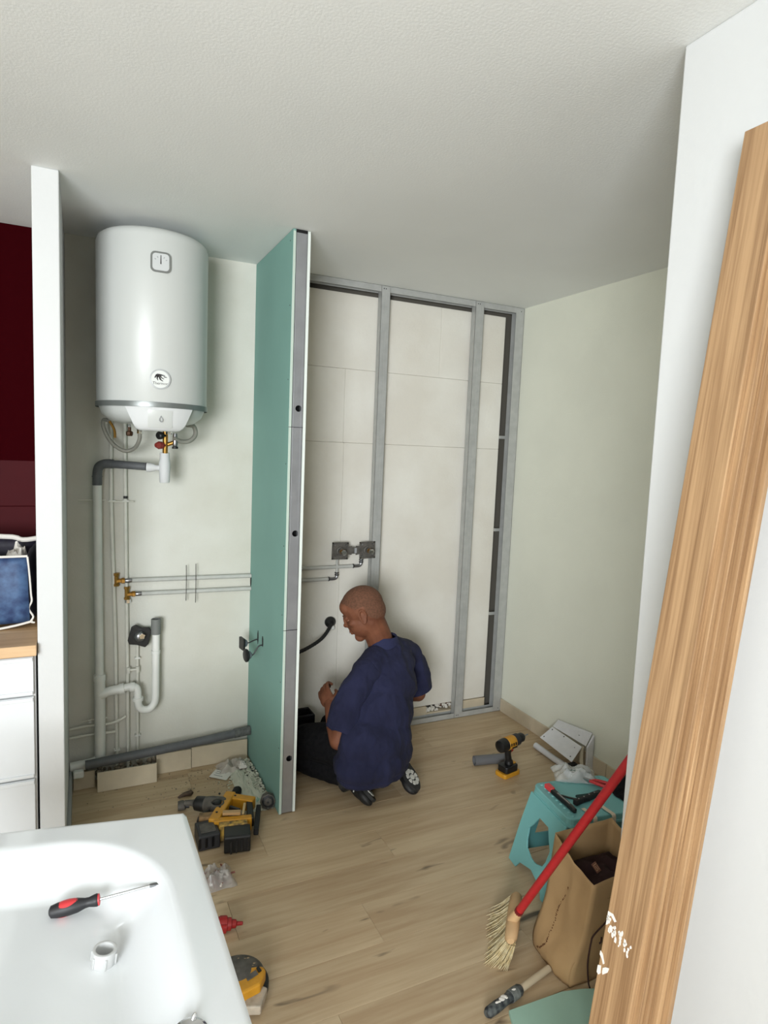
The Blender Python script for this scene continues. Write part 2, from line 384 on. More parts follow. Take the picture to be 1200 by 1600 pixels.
# ------------------------------------------------------------------ green partition
px0, py0 = 0.7735, 2.562
pt = thing('partition', (px0 + 0.035, 2.86, 0), 'tall green moisture-resistant plasterboard partition with a bare metal stud end', 'partition')
gb = MB().box((px0, py0, 0.004), (px0 + 0.0125, D - 0.001, 2.498)); gb.build('green_board', M_greenb, pt, world=True, bevel=0.001)
MB().box((px0 + 0.0008, py0 - 0.0006, 0.004), (px0 + 0.0117, py0 + 0.0005, 2.49)).build('board_edge', mat('board_edge_paper', (186, 200, 188), 0.7), pt, world=True)
rb = MB().box((px0 + 0.0625, py0 + 0.001, 0.004), (px0 + 0.075, D - 0.001, 2.498)); rb.build('grey_board', mat('grey_board_paper', (205, 212, 204), 0.8), pt, world=True, bevel=0.001)
MB().box((px0 + 0.0633, py0 + 0.0004, 0.004), (px0 + 0.0742, py0 + 0.0012, 2.49)).build('board_edge', mat('pale_edge_paper', (222, 228, 222), 0.6), pt, world=True)
st = MB(); sx0, sx1 = px0 + 0.0132, px0 + 0.0620
holes = [0.255, 1.256, 1.782]; zc = 0.006
Mx = Matrix(((1,0,0,0),(0,0,1,py0 + 0.002),(0,1,0,0),(0,0,0,1)))                       # local (x, y, z) -> world (x, z, y)
for h in holes:
    st.box((sx0, py0 + 0.002, zc), (sx1, py0 + 0.0032, h - 0.03))
    st.plate_hole(sx0, sx1, h - 0.03, h + 0.03, (sx0 + sx1) / 2 + 0.004, h, 0.0135, 0, 0.0012, M=Mx); zc = h + 0.03
st.box((sx0, py0 + 0.002, zc), (sx1, py0 + 0.0032, 2.486))
for x in (sx0, sx1 - 0.0012): st.box((x, py0 + 0.002, 0.006), (x + 0.0012, py0 + 0.045, 2.486))
st.box((sx0 + 0.006, py0 + 0.0012, 0.04), (sx0 + 0.009, py0 + 0.0022, 2.48)); st.box((sx1 - 0.009, py0 + 0.0012, 0.04), (sx1 - 0.006, py0 + 0.0022, 2.48))
st.build('end_stud', mat('end_stud_steel', (166, 167, 170), 0.35, metal=0.6, mott=.12, mscale=12), pt, world=True)
MB().box((sx0, py0 + 0.05, 0.02), (sx1, py0 + 0.056, 2.49)).build('shade_backing', mat('cavity_shade', (14, 14, 14), 0.9), pt, world=True)  # near-black sheet behind the stud holes, painting in their shade
MB().box((sx0, py0 + 0.0022, 2.487), (sx1, D - 0.002, 2.4985)).build('head_gap_shade', mat('cavity_shade', (14, 14, 14), 0.9), pt, world=True)  # near-black strip painted in for the shaded gap above the stud
for z in (0.835, 1.703):
    MB().box((px0 - 0.0006, py0 - 0.0012, z), (sx1, py0 + 0.0021, z + 0.0022)).build('pencil_mark', M_ink, pt, world=True)
for y, z in ((2.60, 2.46), (2.585, 2.2), (2.585, 1.9), (2.585, 1.55), (2.585, 1.2), (2.585, 0.9), (2.585, 0.6), (2.585, 0.3)):
    MB().cyl((px0 - 0.0008, y, z), (px0 + 0.001, y, z), 0.003, n=8).build('screw', M_dark, pt, world=True)
# ragged holes cut for the pipes
for (y, z, a, b_) in ((3.150, 0.934, 0.014, 0.036), (2.985, 0.685, 0.013, 0.036), (2.895, 0.690, 0.013, 0.034)):
    MB(frame((px0 - 0.0007, y, z), (0, PI/2, 0))).prism([(b_*math.cos(k*PI/6)*random.uniform(.75, 1), a*math.sin(k*PI/6)*random.uniform(.75, 1)) for k in range(12)], -0.0004, 0.0008).build('cut_hole', mat('cavity_shade', (14, 14, 14), 0.9), pt, world=True)
# two black end pieces on short wires poking out of the board
def wire_cap(y, z, dz, square, label):
    t = thing('capped_outlet', (px0, y, z), label, 'outlet', 'capped outlets on the partition')
    w = MB().tube([(px0 - 0.001, y, z), (px0 - 0.02, y, z - 0.004), (px0 - 0.045, y - .004, z + dz), (px0 - 0.06, y - .004, z + dz)], 0.0032, n=8, smooth=4).build('wire', M_dark, t, world=True, smooth=True)
    M = axes((px0 - 0.055, y - .004, z + dz), (0, 1, 0), (-1, -0.15, 0))
    c = MB(M); c.lathe([(0.012, 0), (0.018, 0.006), (0.019, 0.022)], n=16); c.build('socket', mat('grey_socket', (96, 102, 108), .4), t, world=True, smooth=True)
    f = MB(M)
    if square: f.prism(rrect(0.058, 0.058, 0.006), 0.020, 0.029)
    else: f.lathe([(0.028, 0.018), (0.031, 0.021), (0.031, 0.029), (0.026, 0.032)], n=20)
    f.build('cap', M_black, t, world=True, smooth=not square)
wire_cap(2.985, 0.675, -0.012, True, 'square black cap on a short bent wire poking out of the green board, upper one')
wire_cap(2.895, 0.672, -0.040, False, 'round black cap on a short bent wire poking out of the green board, lower one')
# black flexible duct behind the partition
t = thing('corrugated_hose', (1.1, 3.1, 0.55), 'black flexible hose curving out from behind the partition to the alcove wall', 'hose')
pts = spline([Vector(p) for p in ((0.850, 2.93, 0.575), (0.93, 3.0, 0.565), (1.05, 3.06, 0.575), (1.15, 3.10, 0.61), (1.222, 3.165, 0.655), (1.228, 3.195, 0.658))], 14)
MB().tube(pts, [0.0105 if i % 2 else 0.0088 for i in range(len(pts))], n=12).build('hose', M_blackr, t, world=True, smooth=True)
c = MB(axes((1.236, D2 - 0.001, 0.662), (1, 0, 0), (0, -1, 0))); c.lathe([(0.031, 0), (0.031, 0.012), (0.024, 0.02), (0.013, 0.03)], n=20); c.build('collar', M_black, t, world=True, smooth=True)
c = MB(); c.ell((1.248, D2 - .018, 0.632), (0.012, 0.01, 0.014), n=10, m=6); c.build('sealant_blob', M_pvc, t, world=True, smooth=True)

# ------------------------------------------------------------------ shower valve plate on the alcove wall
t = thing('valve_plate', (1.345, D, 1.065), 'pair of square metal fixing plates with brass outlets screwed to the alcove wall', 'valve plate')
for x, tilt in ((1.262, 0.02), (1.424, -0.03)):
    M = frame((x, D - 0.001, 1.068), (PI/2, tilt, 0))
    p = MB(M); p.plate_hole(-0.047, 0.047, -0.047, 0.047, 0, 0, 0.014, 0, 0.0025, n=20); 
    for q in (rrect(0.094, 0.008, 0.003, cy=0.043), rrect(0.094, 0.008, 0.003, cy=-0.043), rrect(0.008, 0.094, 0.003, cx=0.043), rrect(0.008, 0.094, 0.003, cx=-0.043)): p.prism(q, 0.0025, 0.006)
    pl = p.build('mounting_plate', M_dusty, t, world=True)
    for sx in (-1, 1):
        for sy in (-1, 1): MB(M).lathe([(0.0052, 0.002), (0.0052, 0.0072)], frame((sx*0.033, sy*0.033, 0)), n=10).build('screw', M_steel, pl, world=True)
    f = MB(M); f.lathe([(0.024, 0.001), (0.024, 0.010), (0.017, 0.014), (0.017, 0.03)], n=20); f.build('elbow', M_dusty, t, world=True, smooth=True)
    f = MB(M); f.lathe([(0.0135, 0.028), (0.0135, 0.056), (0.011, 0.058)], n=20); f.build('outlet', M_brass, t, world=True, smooth=True)
    f = MB(M); f.lathe([(0.015, 0.052), (0.015, 0.066), (0.012, 0.070)], n=6); f.build('plug', M_chrome, t, world=True)
MB(frame((1.343, D - 0.001, 1.068), (PI/2, 0, 0))).prism([(-.040, -.020), (-.012, -.024), (-.012, -.018), (.012, -.018), (.012, -.026), (.040, -.020), (.040, .022), (.012, .026), (.012, .018), (-.012, .018), (-.012, .024), (-.040, .022)], 0.0, 0.003).build('link_bar', M_dusty, t, world=True)
MB(frame((1.352, D - 0.001, 1.068), (PI/2, 0, 0))).prism(rrect(0.012, 0.028, 0.003), 0.001, 0.009).build('slide_clamp', M_galv, t, world=True)

# ------------------------------------------------------------------ grey insulated water pipes, one to each outlet
def feed(z0, xe, ztop, label):
    t = thing('insulated_pipe', (0.2, D - 0.03, z0), label, 'pipe', 'insulated pipes crossing the wall')
    yb = D - 0.022
    pts = [(0.208 if z0 > .93 else .245, yb, z0), (0.40, yb, z0 - 0.002), (0.60, yb, z0 - 0.004), (0.772, yb, z0 - 0.006)]
    MB().tube(pts, 0.0105, n=12, smooth=6).build('pipe_sleeve', M_insul, t, world=True, smooth=True)
    yb = D2 - 0.016
    pts = [(0.850, yb, z0 + 0.004), (1.0, yb, z0 + 0.006), (xe - 0.05, yb, z0 + 0.008)]
    MB().tube(pts, 0.0100, n=12, smooth=6).build('pipe_sleeve', M_insul, t, world=True, smooth=True)
    zz = z0 + 0.008
    e = MB().tube([(xe - 0.055, yb, zz), (xe - 0.012, yb, zz), (xe, yb, zz + 0.012), (xe, yb, zz + 0.035)], 0.0088, n=12, smooth=4).build('elbow', M_steel, t, world=True, smooth=True)
    for q in (0.018, 0.030): MB().cyl((xe, yb, zz + q), (xe, yb, zz + q + 0.006), 0.0118, n=12).build('crimp_ring', M_dark, e, world=True)
    MB().cyl((xe - 0.05, yb, zz), (xe - 0.044, yb, zz), 0.0118, n=12).build('crimp_ring', M_dark, e, world=True)
    MB().tube([(xe, yb, zz + 0.036), (xe, yb, ztop)], 0.0075, n=10).build('riser', M_insul, t, world=True, smooth=True)
feed(0.966, 1.405, 1.03, 'grey sleeved pipe crossing the wall from the left brass tee, upper of two')
feed(0.900, 1.262, 1.03, 'grey sleeved pipe crossing the wall from the right brass tee, lower of two')
for x, z0, z1, lab in ((0.452, 0.855, 1.03, 'thin dark steel rod standing across the two sleeved pipes, nearer the brass tees'), (0.497, 0.842, 1.035, 'thin dark steel rod standing across the two sleeved pipes, nearer the partition')):
    o = MB(Matrix.Translation((x, D - 0.034, z0))).tube([(0, 0, 0), (0.001, 0, (z1 - z0) / 2), (0, 0, z1 - z0)], 0.0018, n=6).build('threaded_rod', M_dusty)
    tag(o, lab, 'rod', 'rods across the sleeved pipes')

# ------------------------------------------------------------------ electric water heater
hx, hy, hr = 0.275, 2.912, 0.222
wh = thing('water_heater', (hx, hy, 1.64), 'large white cylindrical wall-hung water heater under the ceiling', 'water heater')
b = MB(Matrix.Translation((hx, hy, 0)))
b.lathe([(0.10, 1.745), (hr - 0.004, 1.768), (hr, 1.775), (hr, 2.422), (hr - 0.006, 2.440), (hr - 0.022, 2.452), (0.12, 2.462), (0.02, 2.464)], n=72); b.build('tank', M_enamel, wh, world=True, smooth=True, sharp=35)
b = MB(Matrix.Translation((hx, hy, 0)))
b.lathe([(hr + 0.0035, 1.757), (hr + 0.0045, 1.763), (hr + 0.0035, 1.778), (hr - 0.001, 1.779), (hr - 0.002, 1.757)], n=72, caps=False); b.build('trim_ring', mat('grey_trim_ring', (128, 132, 130), 0.35, metal=0.5), wh, world=True, smooth=True)
b = MB(Matrix.Translation((hx, hy, 0)))
b.lathe([(0.055, 1.692), (0.13, 1.694), (0.168, 1.702), (0.200, 1.728), (0.214, 1.760), (0.214, 1.766), (0.02, 1.766)], n=64); b.build('bottom_cover', M_enamel, wh, world=True, smooth=True)
# curved control cover: trapezoid wrapped on the front of the tank
def wrap_cover(zrows, r_off, name, m, mats_parent, a0=-PI/2 + 0.02, thick=0.02):
    v = []; f = []; n = 18; R_ = [(z, w, hr + o) for z, w, o in zrows]
    for z, w, r in R_:
        for k in range(n + 1):
            x = -w + 2*w*k/n; yy = -math.sqrt(max(r*r - x*x, 0)); v.append((hx + 0.008 + x, hy + yy, z))
    rows = len(R_)
    for j in range(rows - 1):
        for k in range(n): f.append((j*(n+1)+k, j*(n+1)+k+1, (j+1)*(n+1)+k+1, (j+1)*(n+1)+k))
    base = len(v)
    for z, w, r in R_:
        for k in range(n + 1):
            x = (-w + 2*w*k/n) * 0.98; yy = -math.sqrt(max(r*r - x*x, 0)) + thick; v.append((hx + 0.008 + x, hy + yy, z))
    for j in range(rows - 1):
        for k in range(n): f.append((base+j*(n+1)+k, base+(j+1)*(n+1)+k, base+(j+1)*(n+1)+k+1, base+j*(n+1)+k+1))
    for k in range(n):
        f.append((k, base+k, base+k+1, k+1)); q = (rows-1)*(n+1); f.append((q+k, q+k+1, base+q+k+1, base+q+k))
    for j in range(rows - 1):
        a = j*(n+1); f.append((a, a+n+1, base+a+n+1, base+a)); a += n; f.append((a, base+a, base+a+n+1, a+n+1))
    o = MB().add(v, f).build(name, m, mats_parent, world=True, smooth=True, sharp=50); return o
cc = wrap_cover([(1.664, 0.062, -0.030), (1.666, 0.078, -0.022), (1.674, 0.090, -0.014), (1.69, 0.100, -0.006), (1.72, 0.114, 0.0), (1.757, 0.130, 0.003)], 0, 'control_cover', M_gloss, wh, thick=0.05)
dp = wrap_cover([(1.676, 0.044, -0.0095), (1.680, 0.047, -0.0065), (1.742, 0.047, 0.0045), (1.747, 0.044, 0.0045)], 0, 'display_panel', M_enamel, cc, thick=0.004)
drop = [(0, 0.016), (0.004, 0.008), (0.0075, 0.001), (0.0075, -0.005), (0.004, -0.010), (0, -0.0115), (-0.004, -0.010), (-0.0075, -0.005), (-0.0075, 0.001), (-0.004, 0.008)]
dr = MB(frame((hx + 0.010, hy - hr - 0.0045, 1.710), (PI/2 - 0.17, 0, 0)))
k = len(drop)
dr.add([(x, y, z) for z in (0, 0.0012) for s_ in (1, 0.66) for x, y in [(p[0]*s_, p[1]*s_) for p in drop]],
       [q for i in range(k) for q in ((i, (i+1)%k, k+(i+1)%k, k+i), (2*k+i, 3*k+i, 3*k+(i+1)%k, 2*k+(i+1)%k), (i, 2*k+i, 2*k+(i+1)%k, (i+1)%k))])
dr.build('drop_symbol', M_greyink, cc, world=True)
# thermometer dial
M = frame((hx + 0.006, hy - hr - 0.0006, 2.318), (PI/2, 0, 0.0))
gd = MB(M).prism(rrect(0.076, 0.078, 0.018), -0.004, 0.003).build('thermometer', mat('dial_rim_grey', (112, 114, 110), 0.4), wh, world=True)
MB(M).prism(rrect(0.062, 0.064, 0.013), 0.002, 0.0038).build('dial_face', mat('dial_face', (196, 198, 197), 0.35), gd, world=True)
MB(M).prism([(-.0022, -0.008), (.0022, -0.008), (.001, .026), (-.001, .026)], 0.0036, 0.0048).build('needle', M_ink, gd, world=True)
for a in range(-60, 61, 30):
    q = frame((0.024*math.sin(math.radians(a)), 0.022*math.cos(math.radians(a)) - 0.002, 0), (0, 0, -math.radians(a)))
    MB(M).prism([(-.0012, -.003), (.0012, -.003), (.0012, .003), (-.0012, .003)], 0.0036, 0.0043, M=q).build('dial_mark', M_greyink, gd, world=True)
# round badge: swept dark creature over a line of small lettering
M = frame((hx + 0.006, hy - hr - 0.0006, 1.868), (PI/2, 0, 0))
bd = MB(M).lathe([(0.040, -0.004), (0.040, 0.0022), (0.037, 0.003)], n=36).build('badge', mat('badge_grey', (176, 178, 178), 0.35), wh, world=True, smooth=True)
MB(M).lathe([(0.034, 0.0024), (0.034, 0.0036)], n=36).build('badge_face', mat('badge_face', (218, 220, 216), 0.35), bd, world=True)
S = 0.0012
for poly in ([(-14, 12), (-9, 15), (2, 14), (14, 11), (16, 9), (4, 9), (-3, 7), (-8, 5)], [(-14, 12), (-18, 4), (-17, -1), (-13, 4), (-9, 8)], [(-11, 9), (-12, 0), (-8, -7), (-6, -6), (-8, 0), (-4, 8)], [(-7, 9), (-2, -4), (7, -9), (10, -8), (3, -3), (0, 6)], [(-2, 8), (5, 0), (12, -2), (12, 0), (6, 3), (2, 9)], [(10, 6), (14, 4), (21, 4), (22, 5), (15, 7), (11, 8)]):
    MB(M).prism([(x*S, y*S + .003) for x, y in poly][::-1], 0.0036, 0.0044).build('emblem', M_ink, bd, world=True)
text_mesh('badge_lettering', 'Thermor', 0.0155, M @ Matrix.Translation((0, -0.0165, 0.0037)), M_ink, bd)
for dx in (-0.11, 0.11):                                                             # hanging brackets at the wall
    for z in (1.92, 2.34): MB().box((hx + dx - 0.02, hy + 0.12, z), (hx + dx + 0.02, D - 0.0005, z + 0.06)).build('wall_bracket', M_galvd, wh, world=True)
# fittings under the tank
t = thing('braided_hose', (0.14, 3.0, 1.70), 'grey flexible hose looping down under the left of the water heater', 'hose', 'flexible hoses under the heater')
MB().tube([(0.105, 2.99, 1.70), (0.085, 3.02, 1.705), (0.085, 3.03, 1.67), (0.115, 3.03, 1.61), (0.165, 3.03, 1.575), (0.205, 3.01, 1.585), (0.224, 2.97, 1.62), (0.226, 2.95, 1.655)], 0.0085, n=10, smooth=8).build('hose', mat('braided_grey', (150, 148, 138), 0.5, metal=0.3, bump=0.8, bscale=300), t, world=True, smooth=True)
MB().lathe([(0.013, 0), (0.013, 0.022)], frame((0.2265, 2.945, 1.652)), n=6).build('union_nut', M_chrome, t, world=True)
MB().tube([(0.107, 2.985, 1.70), (0.125, 2.98, 1.665), (0.128, 2.98, 1.63)], 0.0055, n=8, smooth=4).build('copper_tail', M_brass, t, world=True, smooth=True)
t = thing('braided_hose', (0.40, 3.0, 1.68), 'grey flexible hose curling round under the right of the water heater', 'hose', 'flexible hoses under the heater')
MB().tube([(0.425, 2.98, 1.70), (0.458, 2.99, 1.695), (0.466, 2.99, 1.66), (0.44, 2.98, 1.63), (0.40, 2.97, 1.625), (0.368, 2.95, 1.64)], 0.010, n=10, smooth=8).build('hose', mat('braided_grey', (150, 148, 138), 0.5, metal=0.3, bump=0.8, bscale=300), t, world=True, smooth=True)
MB().lathe([(0.014, 0), (0.014, 0.02)], frame((0.345, 2.945, 1.655)), n=6).build('union_nut', M_chrome, t, world=True)
sv = thing('safety_valve', (0.325, 2.96, 1.60), 'brass safety valve with dark red and black knobs below the water heater', 'valve')
MB().tube([(0.332, 2.955, 1.700), (0.332, 2.96, 1.66), (0.333, 2.965, 1.60), (0.333, 2.97, 1.572)], 0.0115, n=14).build('valve_body', M_brass, sv, world=True, smooth=True)
MB(axes((0.333, 2.955, 1.648), (0, 0, 1), (-0.8, -0.55, 0))).lathe([(0.006, 0), (0.006, 0.020), (0.0165, 0.024), (0.0175, 0.038), (0.013, 0.043)], n=16).build('black_knob', M_black, sv, world=True, smooth=True)
MB(axes((0.333, 2.960, 1.606), (0, 0, 1), (-0.85, -0.5, -0.02))).lathe([(0.007, 0), (0.007, 0.016), (0.016, 0.018), (0.0175, 0.036), (0.010, 0.050)], n=8).build('red_knob', mat('dull_red_knob', (128, 44, 36), 0.5), sv, world=True)
MB().cyl((0.333, 2.968, 1.606), (0.374, 2.962, 1.622), 0.009, n=12).build('side_port', M_brass, sv, world=True, smooth=True)
MB(frame((0.374, 2.96, 1.600))).lathe([(0.008, 0), (0.010, 0.004), (0.012, 0.01), (0.012, 0.030), (0.009, 0.06)], n=14).build('stopcock', M_steel, sv, world=True, smooth=True)
MB(frame((0.374, 2.96, 1.592))).lathe([(0.013, 0), (0.013, 0.010)], n=14).build('black_ring', M_black, sv, world=True)
MB(frame((0.183, 2.93, 1.64))).lathe([(0.011, 0), (0.014, 0.006), (0.014, 0.018), (0.007, 0.022), (0.007, 0.045)], n=8).build('stop_tap', mat('old_bronze', (74, 50, 34), 0.5, metal=0.6), sv, world=True)
MB(frame((0.183, 2.93, 1.678))).lathe([(0.0095, 0), (0.0095, 0.012)], n=6).build('tap_nut', M_chrome, sv, world=True)
# white tundish and grey overflow pipe
t = thing('drain_siphon', (0.334, 3.0, 1.44), 'white plastic siphon cup hanging below the brass safety valve', 'siphon')
MB(frame((0.333, 2.985, 0))).lathe([(0.019, 1.438), (0.022, 1.442), (0.0245, 1.50), (0.0255, 1.525), (0.022, 1.54), (0.021, 1.572), (0.017, 1.573)], n=24).build('cup', M_gloss, t, world=True, smooth=True)
MB(axes((0.331, 2.985, 1.504), (0, 0, 1), (-1, 0.25, 0.02))).lathe([(0.013, 0.0), (0.012, 0.035), (0.017, 0.045), (0.0205, 0.058), (0.0205, 0.074)], n=20).build('side_arm', M_gloss, t, world=True, smooth=True)
t = thing('overflow_pipe', (0.07, 3.08, 1.41), 'dark grey plastic pipe with an elbow running left from the white siphon', 'pipe')
MB().tube([(0.258, 3.004, 1.508), (0.16, 3.05, 1.512), (0.115, 3.085, 1.513)], 0.0175, n=16, smooth=4).build('pipe', M_gpvc, t, world=True, smooth=True)
MB().tube([(0.125, 3.08, 1.513), (0.090, 3.098, 1.512), (0.068, 3.11, 1.498), (0.061, 3.118, 1.47), (0.060, 3.12, 1.415)], 0.0205, n=16, smooth=5).build('elbow', M_gpvc, t, world=True, smooth=True)
MB().cyl((0.060, 3.12, 1.452), (0.060, 3.12, 1.456), 0.0225, n=20).build('elbow_ridge', M_gpvc, t, world=True)

# ------------------------------------------------------------------ waste stack and trap
ws = thing('waste_pipe', (0.06, 3.12, 0.10), 'white painted vertical waste pipe left of the water pipes with a swept foot', 'pipe')
MB().tube([(0.060, 3.12, 1.425), (0.062, 3.12, 1.0), (0.066, 3.12, 0.50)], 0.0185, n=16).build('upper_pipe', M_pvc, ws, world=True, smooth=True)
MB().tube([(0.067, 3.12, 0.535), (0.067, 3.12, 0.16), (0.060, 3.12, 0.125), (0.03, 3.115, 0.112), (-0.060, 3.11, 0.108)], 0.0235, n=16, smooth=5).build('lower_pipe', M_pvc, ws, world=True, smooth=True)
MB().cyl((0.066, 3.12, 0.530), (0.066, 3.12, 0.505), 0.0265, n=20).build('socket_ring', M_pvc, ws, world=True, smooth=True)
MB().tube([(0.070, 3.115, 0.435), (0.110, 3.11, 0.452), (0.16, 3.105, 0.458)], 0.0215, n=16, smooth=3).build('branch', M_pvc, ws, world=True, smooth=True)
MB().cyl((0.150, 3.106, 0.457), (0.172, 3.104, 0.460), 0.0255, n=18).build('socket_ring', M_pvc, ws, world=True, smooth=True)
tr = thing('washing_machine_trap', (0.27, 3.10, 0.34), 'white U-shaped waste trap with a grey sleeve standing open at its top', 'trap')
MB().tube([(0.168, 3.104, 0.460), (0.195, 3.10, 0.466), (0.218, 3.098, 0.462), (0.229, 3.096, 0.445), (0.231, 3.095, 0.40), (0.236, 3.095, 0.365), (0.255, 3.096, 0.347), (0.280, 3.098, 0.345), (0.300, 3.100, 0.362), (0.309, 3.102, 0.39), (0.311, 3.105, 0.44), (0.312, 3.11, 0.60), (0.312, 3.11, 0.725)], 0.0175, n=16, smooth=5).build('u_bend', M_pvc, tr, world=True, smooth=True)
for z, r in ((0.395, 0.0245), (0.612, 0.0205)):
    MB().cyl((0.231 if z < .5 else 0.312, 3.096 if z < .5 else 3.11, z), (0.231 if z < .5 else 0.312, 3.096 if z < .5 else 3.11, z + 0.016), r, n=18).build('union_ring', M_pvc, tr, world=True, smooth=True)
MB().cyl((0.196, 3.100, 0.464), (0.216, 3.098, 0.462), 0.023, n=18).build('union_ring', M_pvc, tr, world=True, smooth=True)
MB(frame((0.312, 3.11, 0.708))).lathe([(0.0225, 0), (0.0225, 0.072), (0.019, 0.074), (0.019, 0.02)], n=20, caps=False).build('grey_sleeve', mat('mid_grey_plastic', (118, 120, 116), .6), tr, world=True, smooth=True)
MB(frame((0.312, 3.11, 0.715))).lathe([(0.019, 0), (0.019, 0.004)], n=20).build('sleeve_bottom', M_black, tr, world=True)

# ------------------------------------------------------------------ painted copper pipes
def cpipe(pts, r, label, clips, tees=()):
    t = thing('copper_pipe', pts[-1], label, 'pipe', 'painted copper pipes')
    MB().tube(pts, r, n=10, smooth=3).build('pipe', M_ppipe, t, world=True, smooth=True)
    for x, z in clips:
        MB().box((x - r - 0.006, D - 0.024, z - 0.004), (x + r + 0.006, D - 0.0005, z + 0.004)).build('pipe_clip', M_pvc, t, world=True, bevel=0.001)
    return t
ya = D - 0.016
cpipe([(0.118, ya, 1.74), (0.120, ya, 1.3), (0.128, ya, 1.0), (0.137, ya, 0.6), (0.142, ya, 0.02)], 0.0085, 'white painted copper pipe carrying the left brass tee', [(0.123, 1.34), (0.142, 0.14)])
cpipe([(0.176, ya, 1.70), (0.180, ya, 1.3), (0.183, ya, 1.0), (0.188, ya, 0.6), (0.191, ya, 0.02)], 0.0085, 'white painted copper pipe carrying the right brass tee', [(0.180, 1.34)])
cpipe([(0.233, ya, 0.700), (0.233, ya, 0.5), (0.234, ya, 0.25), (0.234, ya, 0.02)], 0.0066, 'short white painted copper pipe below the black stop valve', [(0.233, 0.585), (0.234, 0.20)])
t = thing('copper_pipe', (0.19, ya, 0.535), 'stub of white painted pipe bridging two risers beneath the black stop valve', 'pipe', 'painted copper pipes')
MB().tube([(0.192, ya - .012, 0.533), (0.232, ya - .012, 0.533)], 0.0062, n=10).build('pipe', M_ppipe, t, world=True, smooth=True)
for x in (0.192, 0.233): MB().cyl((x, ya - .010, 0.519), (x, ya - .010, 0.547), 0.0095, n=12).build('tee_collar', M_ppipe, t, world=True, smooth=True)
t = thing('copper_pipe', (-0.06, 3.14, 0.28), 'thin white pipe crossing behind the waste pipe near the floor, upper of two', 'pipe', 'painted copper pipes')
MB().tube([(-0.062, 3.146, 0.275), (0.0, 3.146, 0.281), (0.045, 3.140, 0.284), (0.105, 3.128, 0.286), (0.150, 3.128, 0.296), (0.180, 3.132, 0.312)], 0.0068, n=10, smooth=5).build('pipe', M_ppipe, t, world=True, smooth=True)
MB().box((0.020, 3.130, 0.300), (0.030, D - .0005, 0.309)).build('pipe_clip', M_pvc, t, world=True)
t = thing('copper_pipe', (-0.06, 3.14, 0.235), 'thin white pipe crossing behind the waste pipe near the floor, lower of two', 'pipe', 'painted copper pipes')
MB().tube([(-0.062, 3.146, 0.232), (0.0, 3.146, 0.236), (0.045, 3.144, 0.238), (0.11, 3.136, 0.240), (0.134, 3.138, 0.240)], 0.0068, n=10, smooth=5).build('pipe', M_ppipe, t, world=True, smooth=True)
for p0, p1 in (((-0.02, 3.14, 1.345), (0.095, 3.14, 1.345)), ((0.105, 3.144, 1.338), (0.215, 3.144, 1.338)), ((-0.01, 3.14, 0.31), (0.10, 3.13, 0.318))):
    o = MB(Matrix.Translation(p0)).tube([(0, 0, 0), Vector(p1) - Vector(p0)], 0.0035, n=8).build('wall_bracket', M_ppipe)
    tag(o, {1.345: 'thin white bracket bar behind the top of the waste pipe', 1.338: 'thin white bracket bar across the two upper risers', 0.31: 'thin white bracket bar behind the foot of the waste pipe'}[p0[2]], 'bracket', 'pipe brackets')
MB0 = MB(frame((0.180, ya, 1.352))).lathe([(0.0098, 0), (0.0098, 0.012)], n=12).build('rubber_ring', M_black); tag(MB0, 'small black rubber ring round the right riser', 'ring')
def brass_tee(x, z, z_arm, label, nut):
    t = thing('brass_tee', (x, D - 0.02, z), label, 'tee fitting', 'brass tees on the risers')
    MB(frame((x, D - 0.02, z - 0.030))).lathe([(0.0135, 0), (0.0135, 0.010), (0.0105, 0.012), (0.0105, 0.048), (0.0135, 0.050), (0.0135, 0.062)], n=8).build('tee_body', M_brass, t, world=True)
    MB(axes((x, D - 0.022, z_arm), (0, 0, 1), (1, 0, 0))).lathe([(0.010, 0), (0.010, 0.02), (0.0135, 0.022), (0.0135, 0.036)], n=6).build('arm_nut', M_brass, t, world=True)
    MB(axes((x + 0.036, D - 0.022, z_arm), (0, 0, 1), (1, 0, 0))).lathe([(0.0092, 0), (0.0110, 0.004), (0.0110, 0.026), (0.0092, 0.034)], n=14).build('crimp_sleeve', M_steel, t, world=True, smooth=True)
    if nut: MB(frame((x + .004, D - 0.022, z - 0.045))).lathe([(0.0135, 0), (0.0135, 0.016)], n=6).build('chrome_nut', M_chrome, t, world=True)
brass_tee(0.140, 0.972, 0.966, 'brass tee fitting on the left riser at the upper sleeved pipe', False)
brass_tee(0.186, 0.905, 0.900, 'brass tee fitting on the right riser at the lower sleeved pipe', True)

# black square stop valve
t = thing('stop_valve', (0.238, 3.11, 0.70), 'black square rubber plate with a chrome stop valve leaning on the risers', 'stop valve')
M = frame((0.240, 3.128, 0.700), (PI/2, 0.28, 0))
pl = [(-.046, -.030), (-.034, -.048), (.000, -.044), (.040, -.048), (.050, -.030), (.046, .034), (.030, .050), (.000, .043), (-.032, .050), (-.048, .036)]
MB(M).prism(pl, 0.0, 0.008).build('plate', M_black, t, world=True, bevel=0.003)
MB(M).lathe([(0.026, 0.008), (0.026, 0.014), (0.020, 0.024), (0.010, 0.028)], n=24).build('dome', M_steel, t, world=True, smooth=True)
MB(M).lathe([(0.0075, 0.022), (0.0075, 0.038)], frame((0.006, 0.010, 0)), n=12).build('stem', M_chrome, t, world=True, smooth=True)
MB(M).prism([(0.016*math.cos(k*PI/5) * (1 if k % 2 else .72) + .006, 0.016*math.sin(k*PI/5) * (1 if k % 2 else .72) + .010) for k in range(10)], 0.034, 0.042).build('star_knob', M_chrome, t, world=True, bevel=0.001)

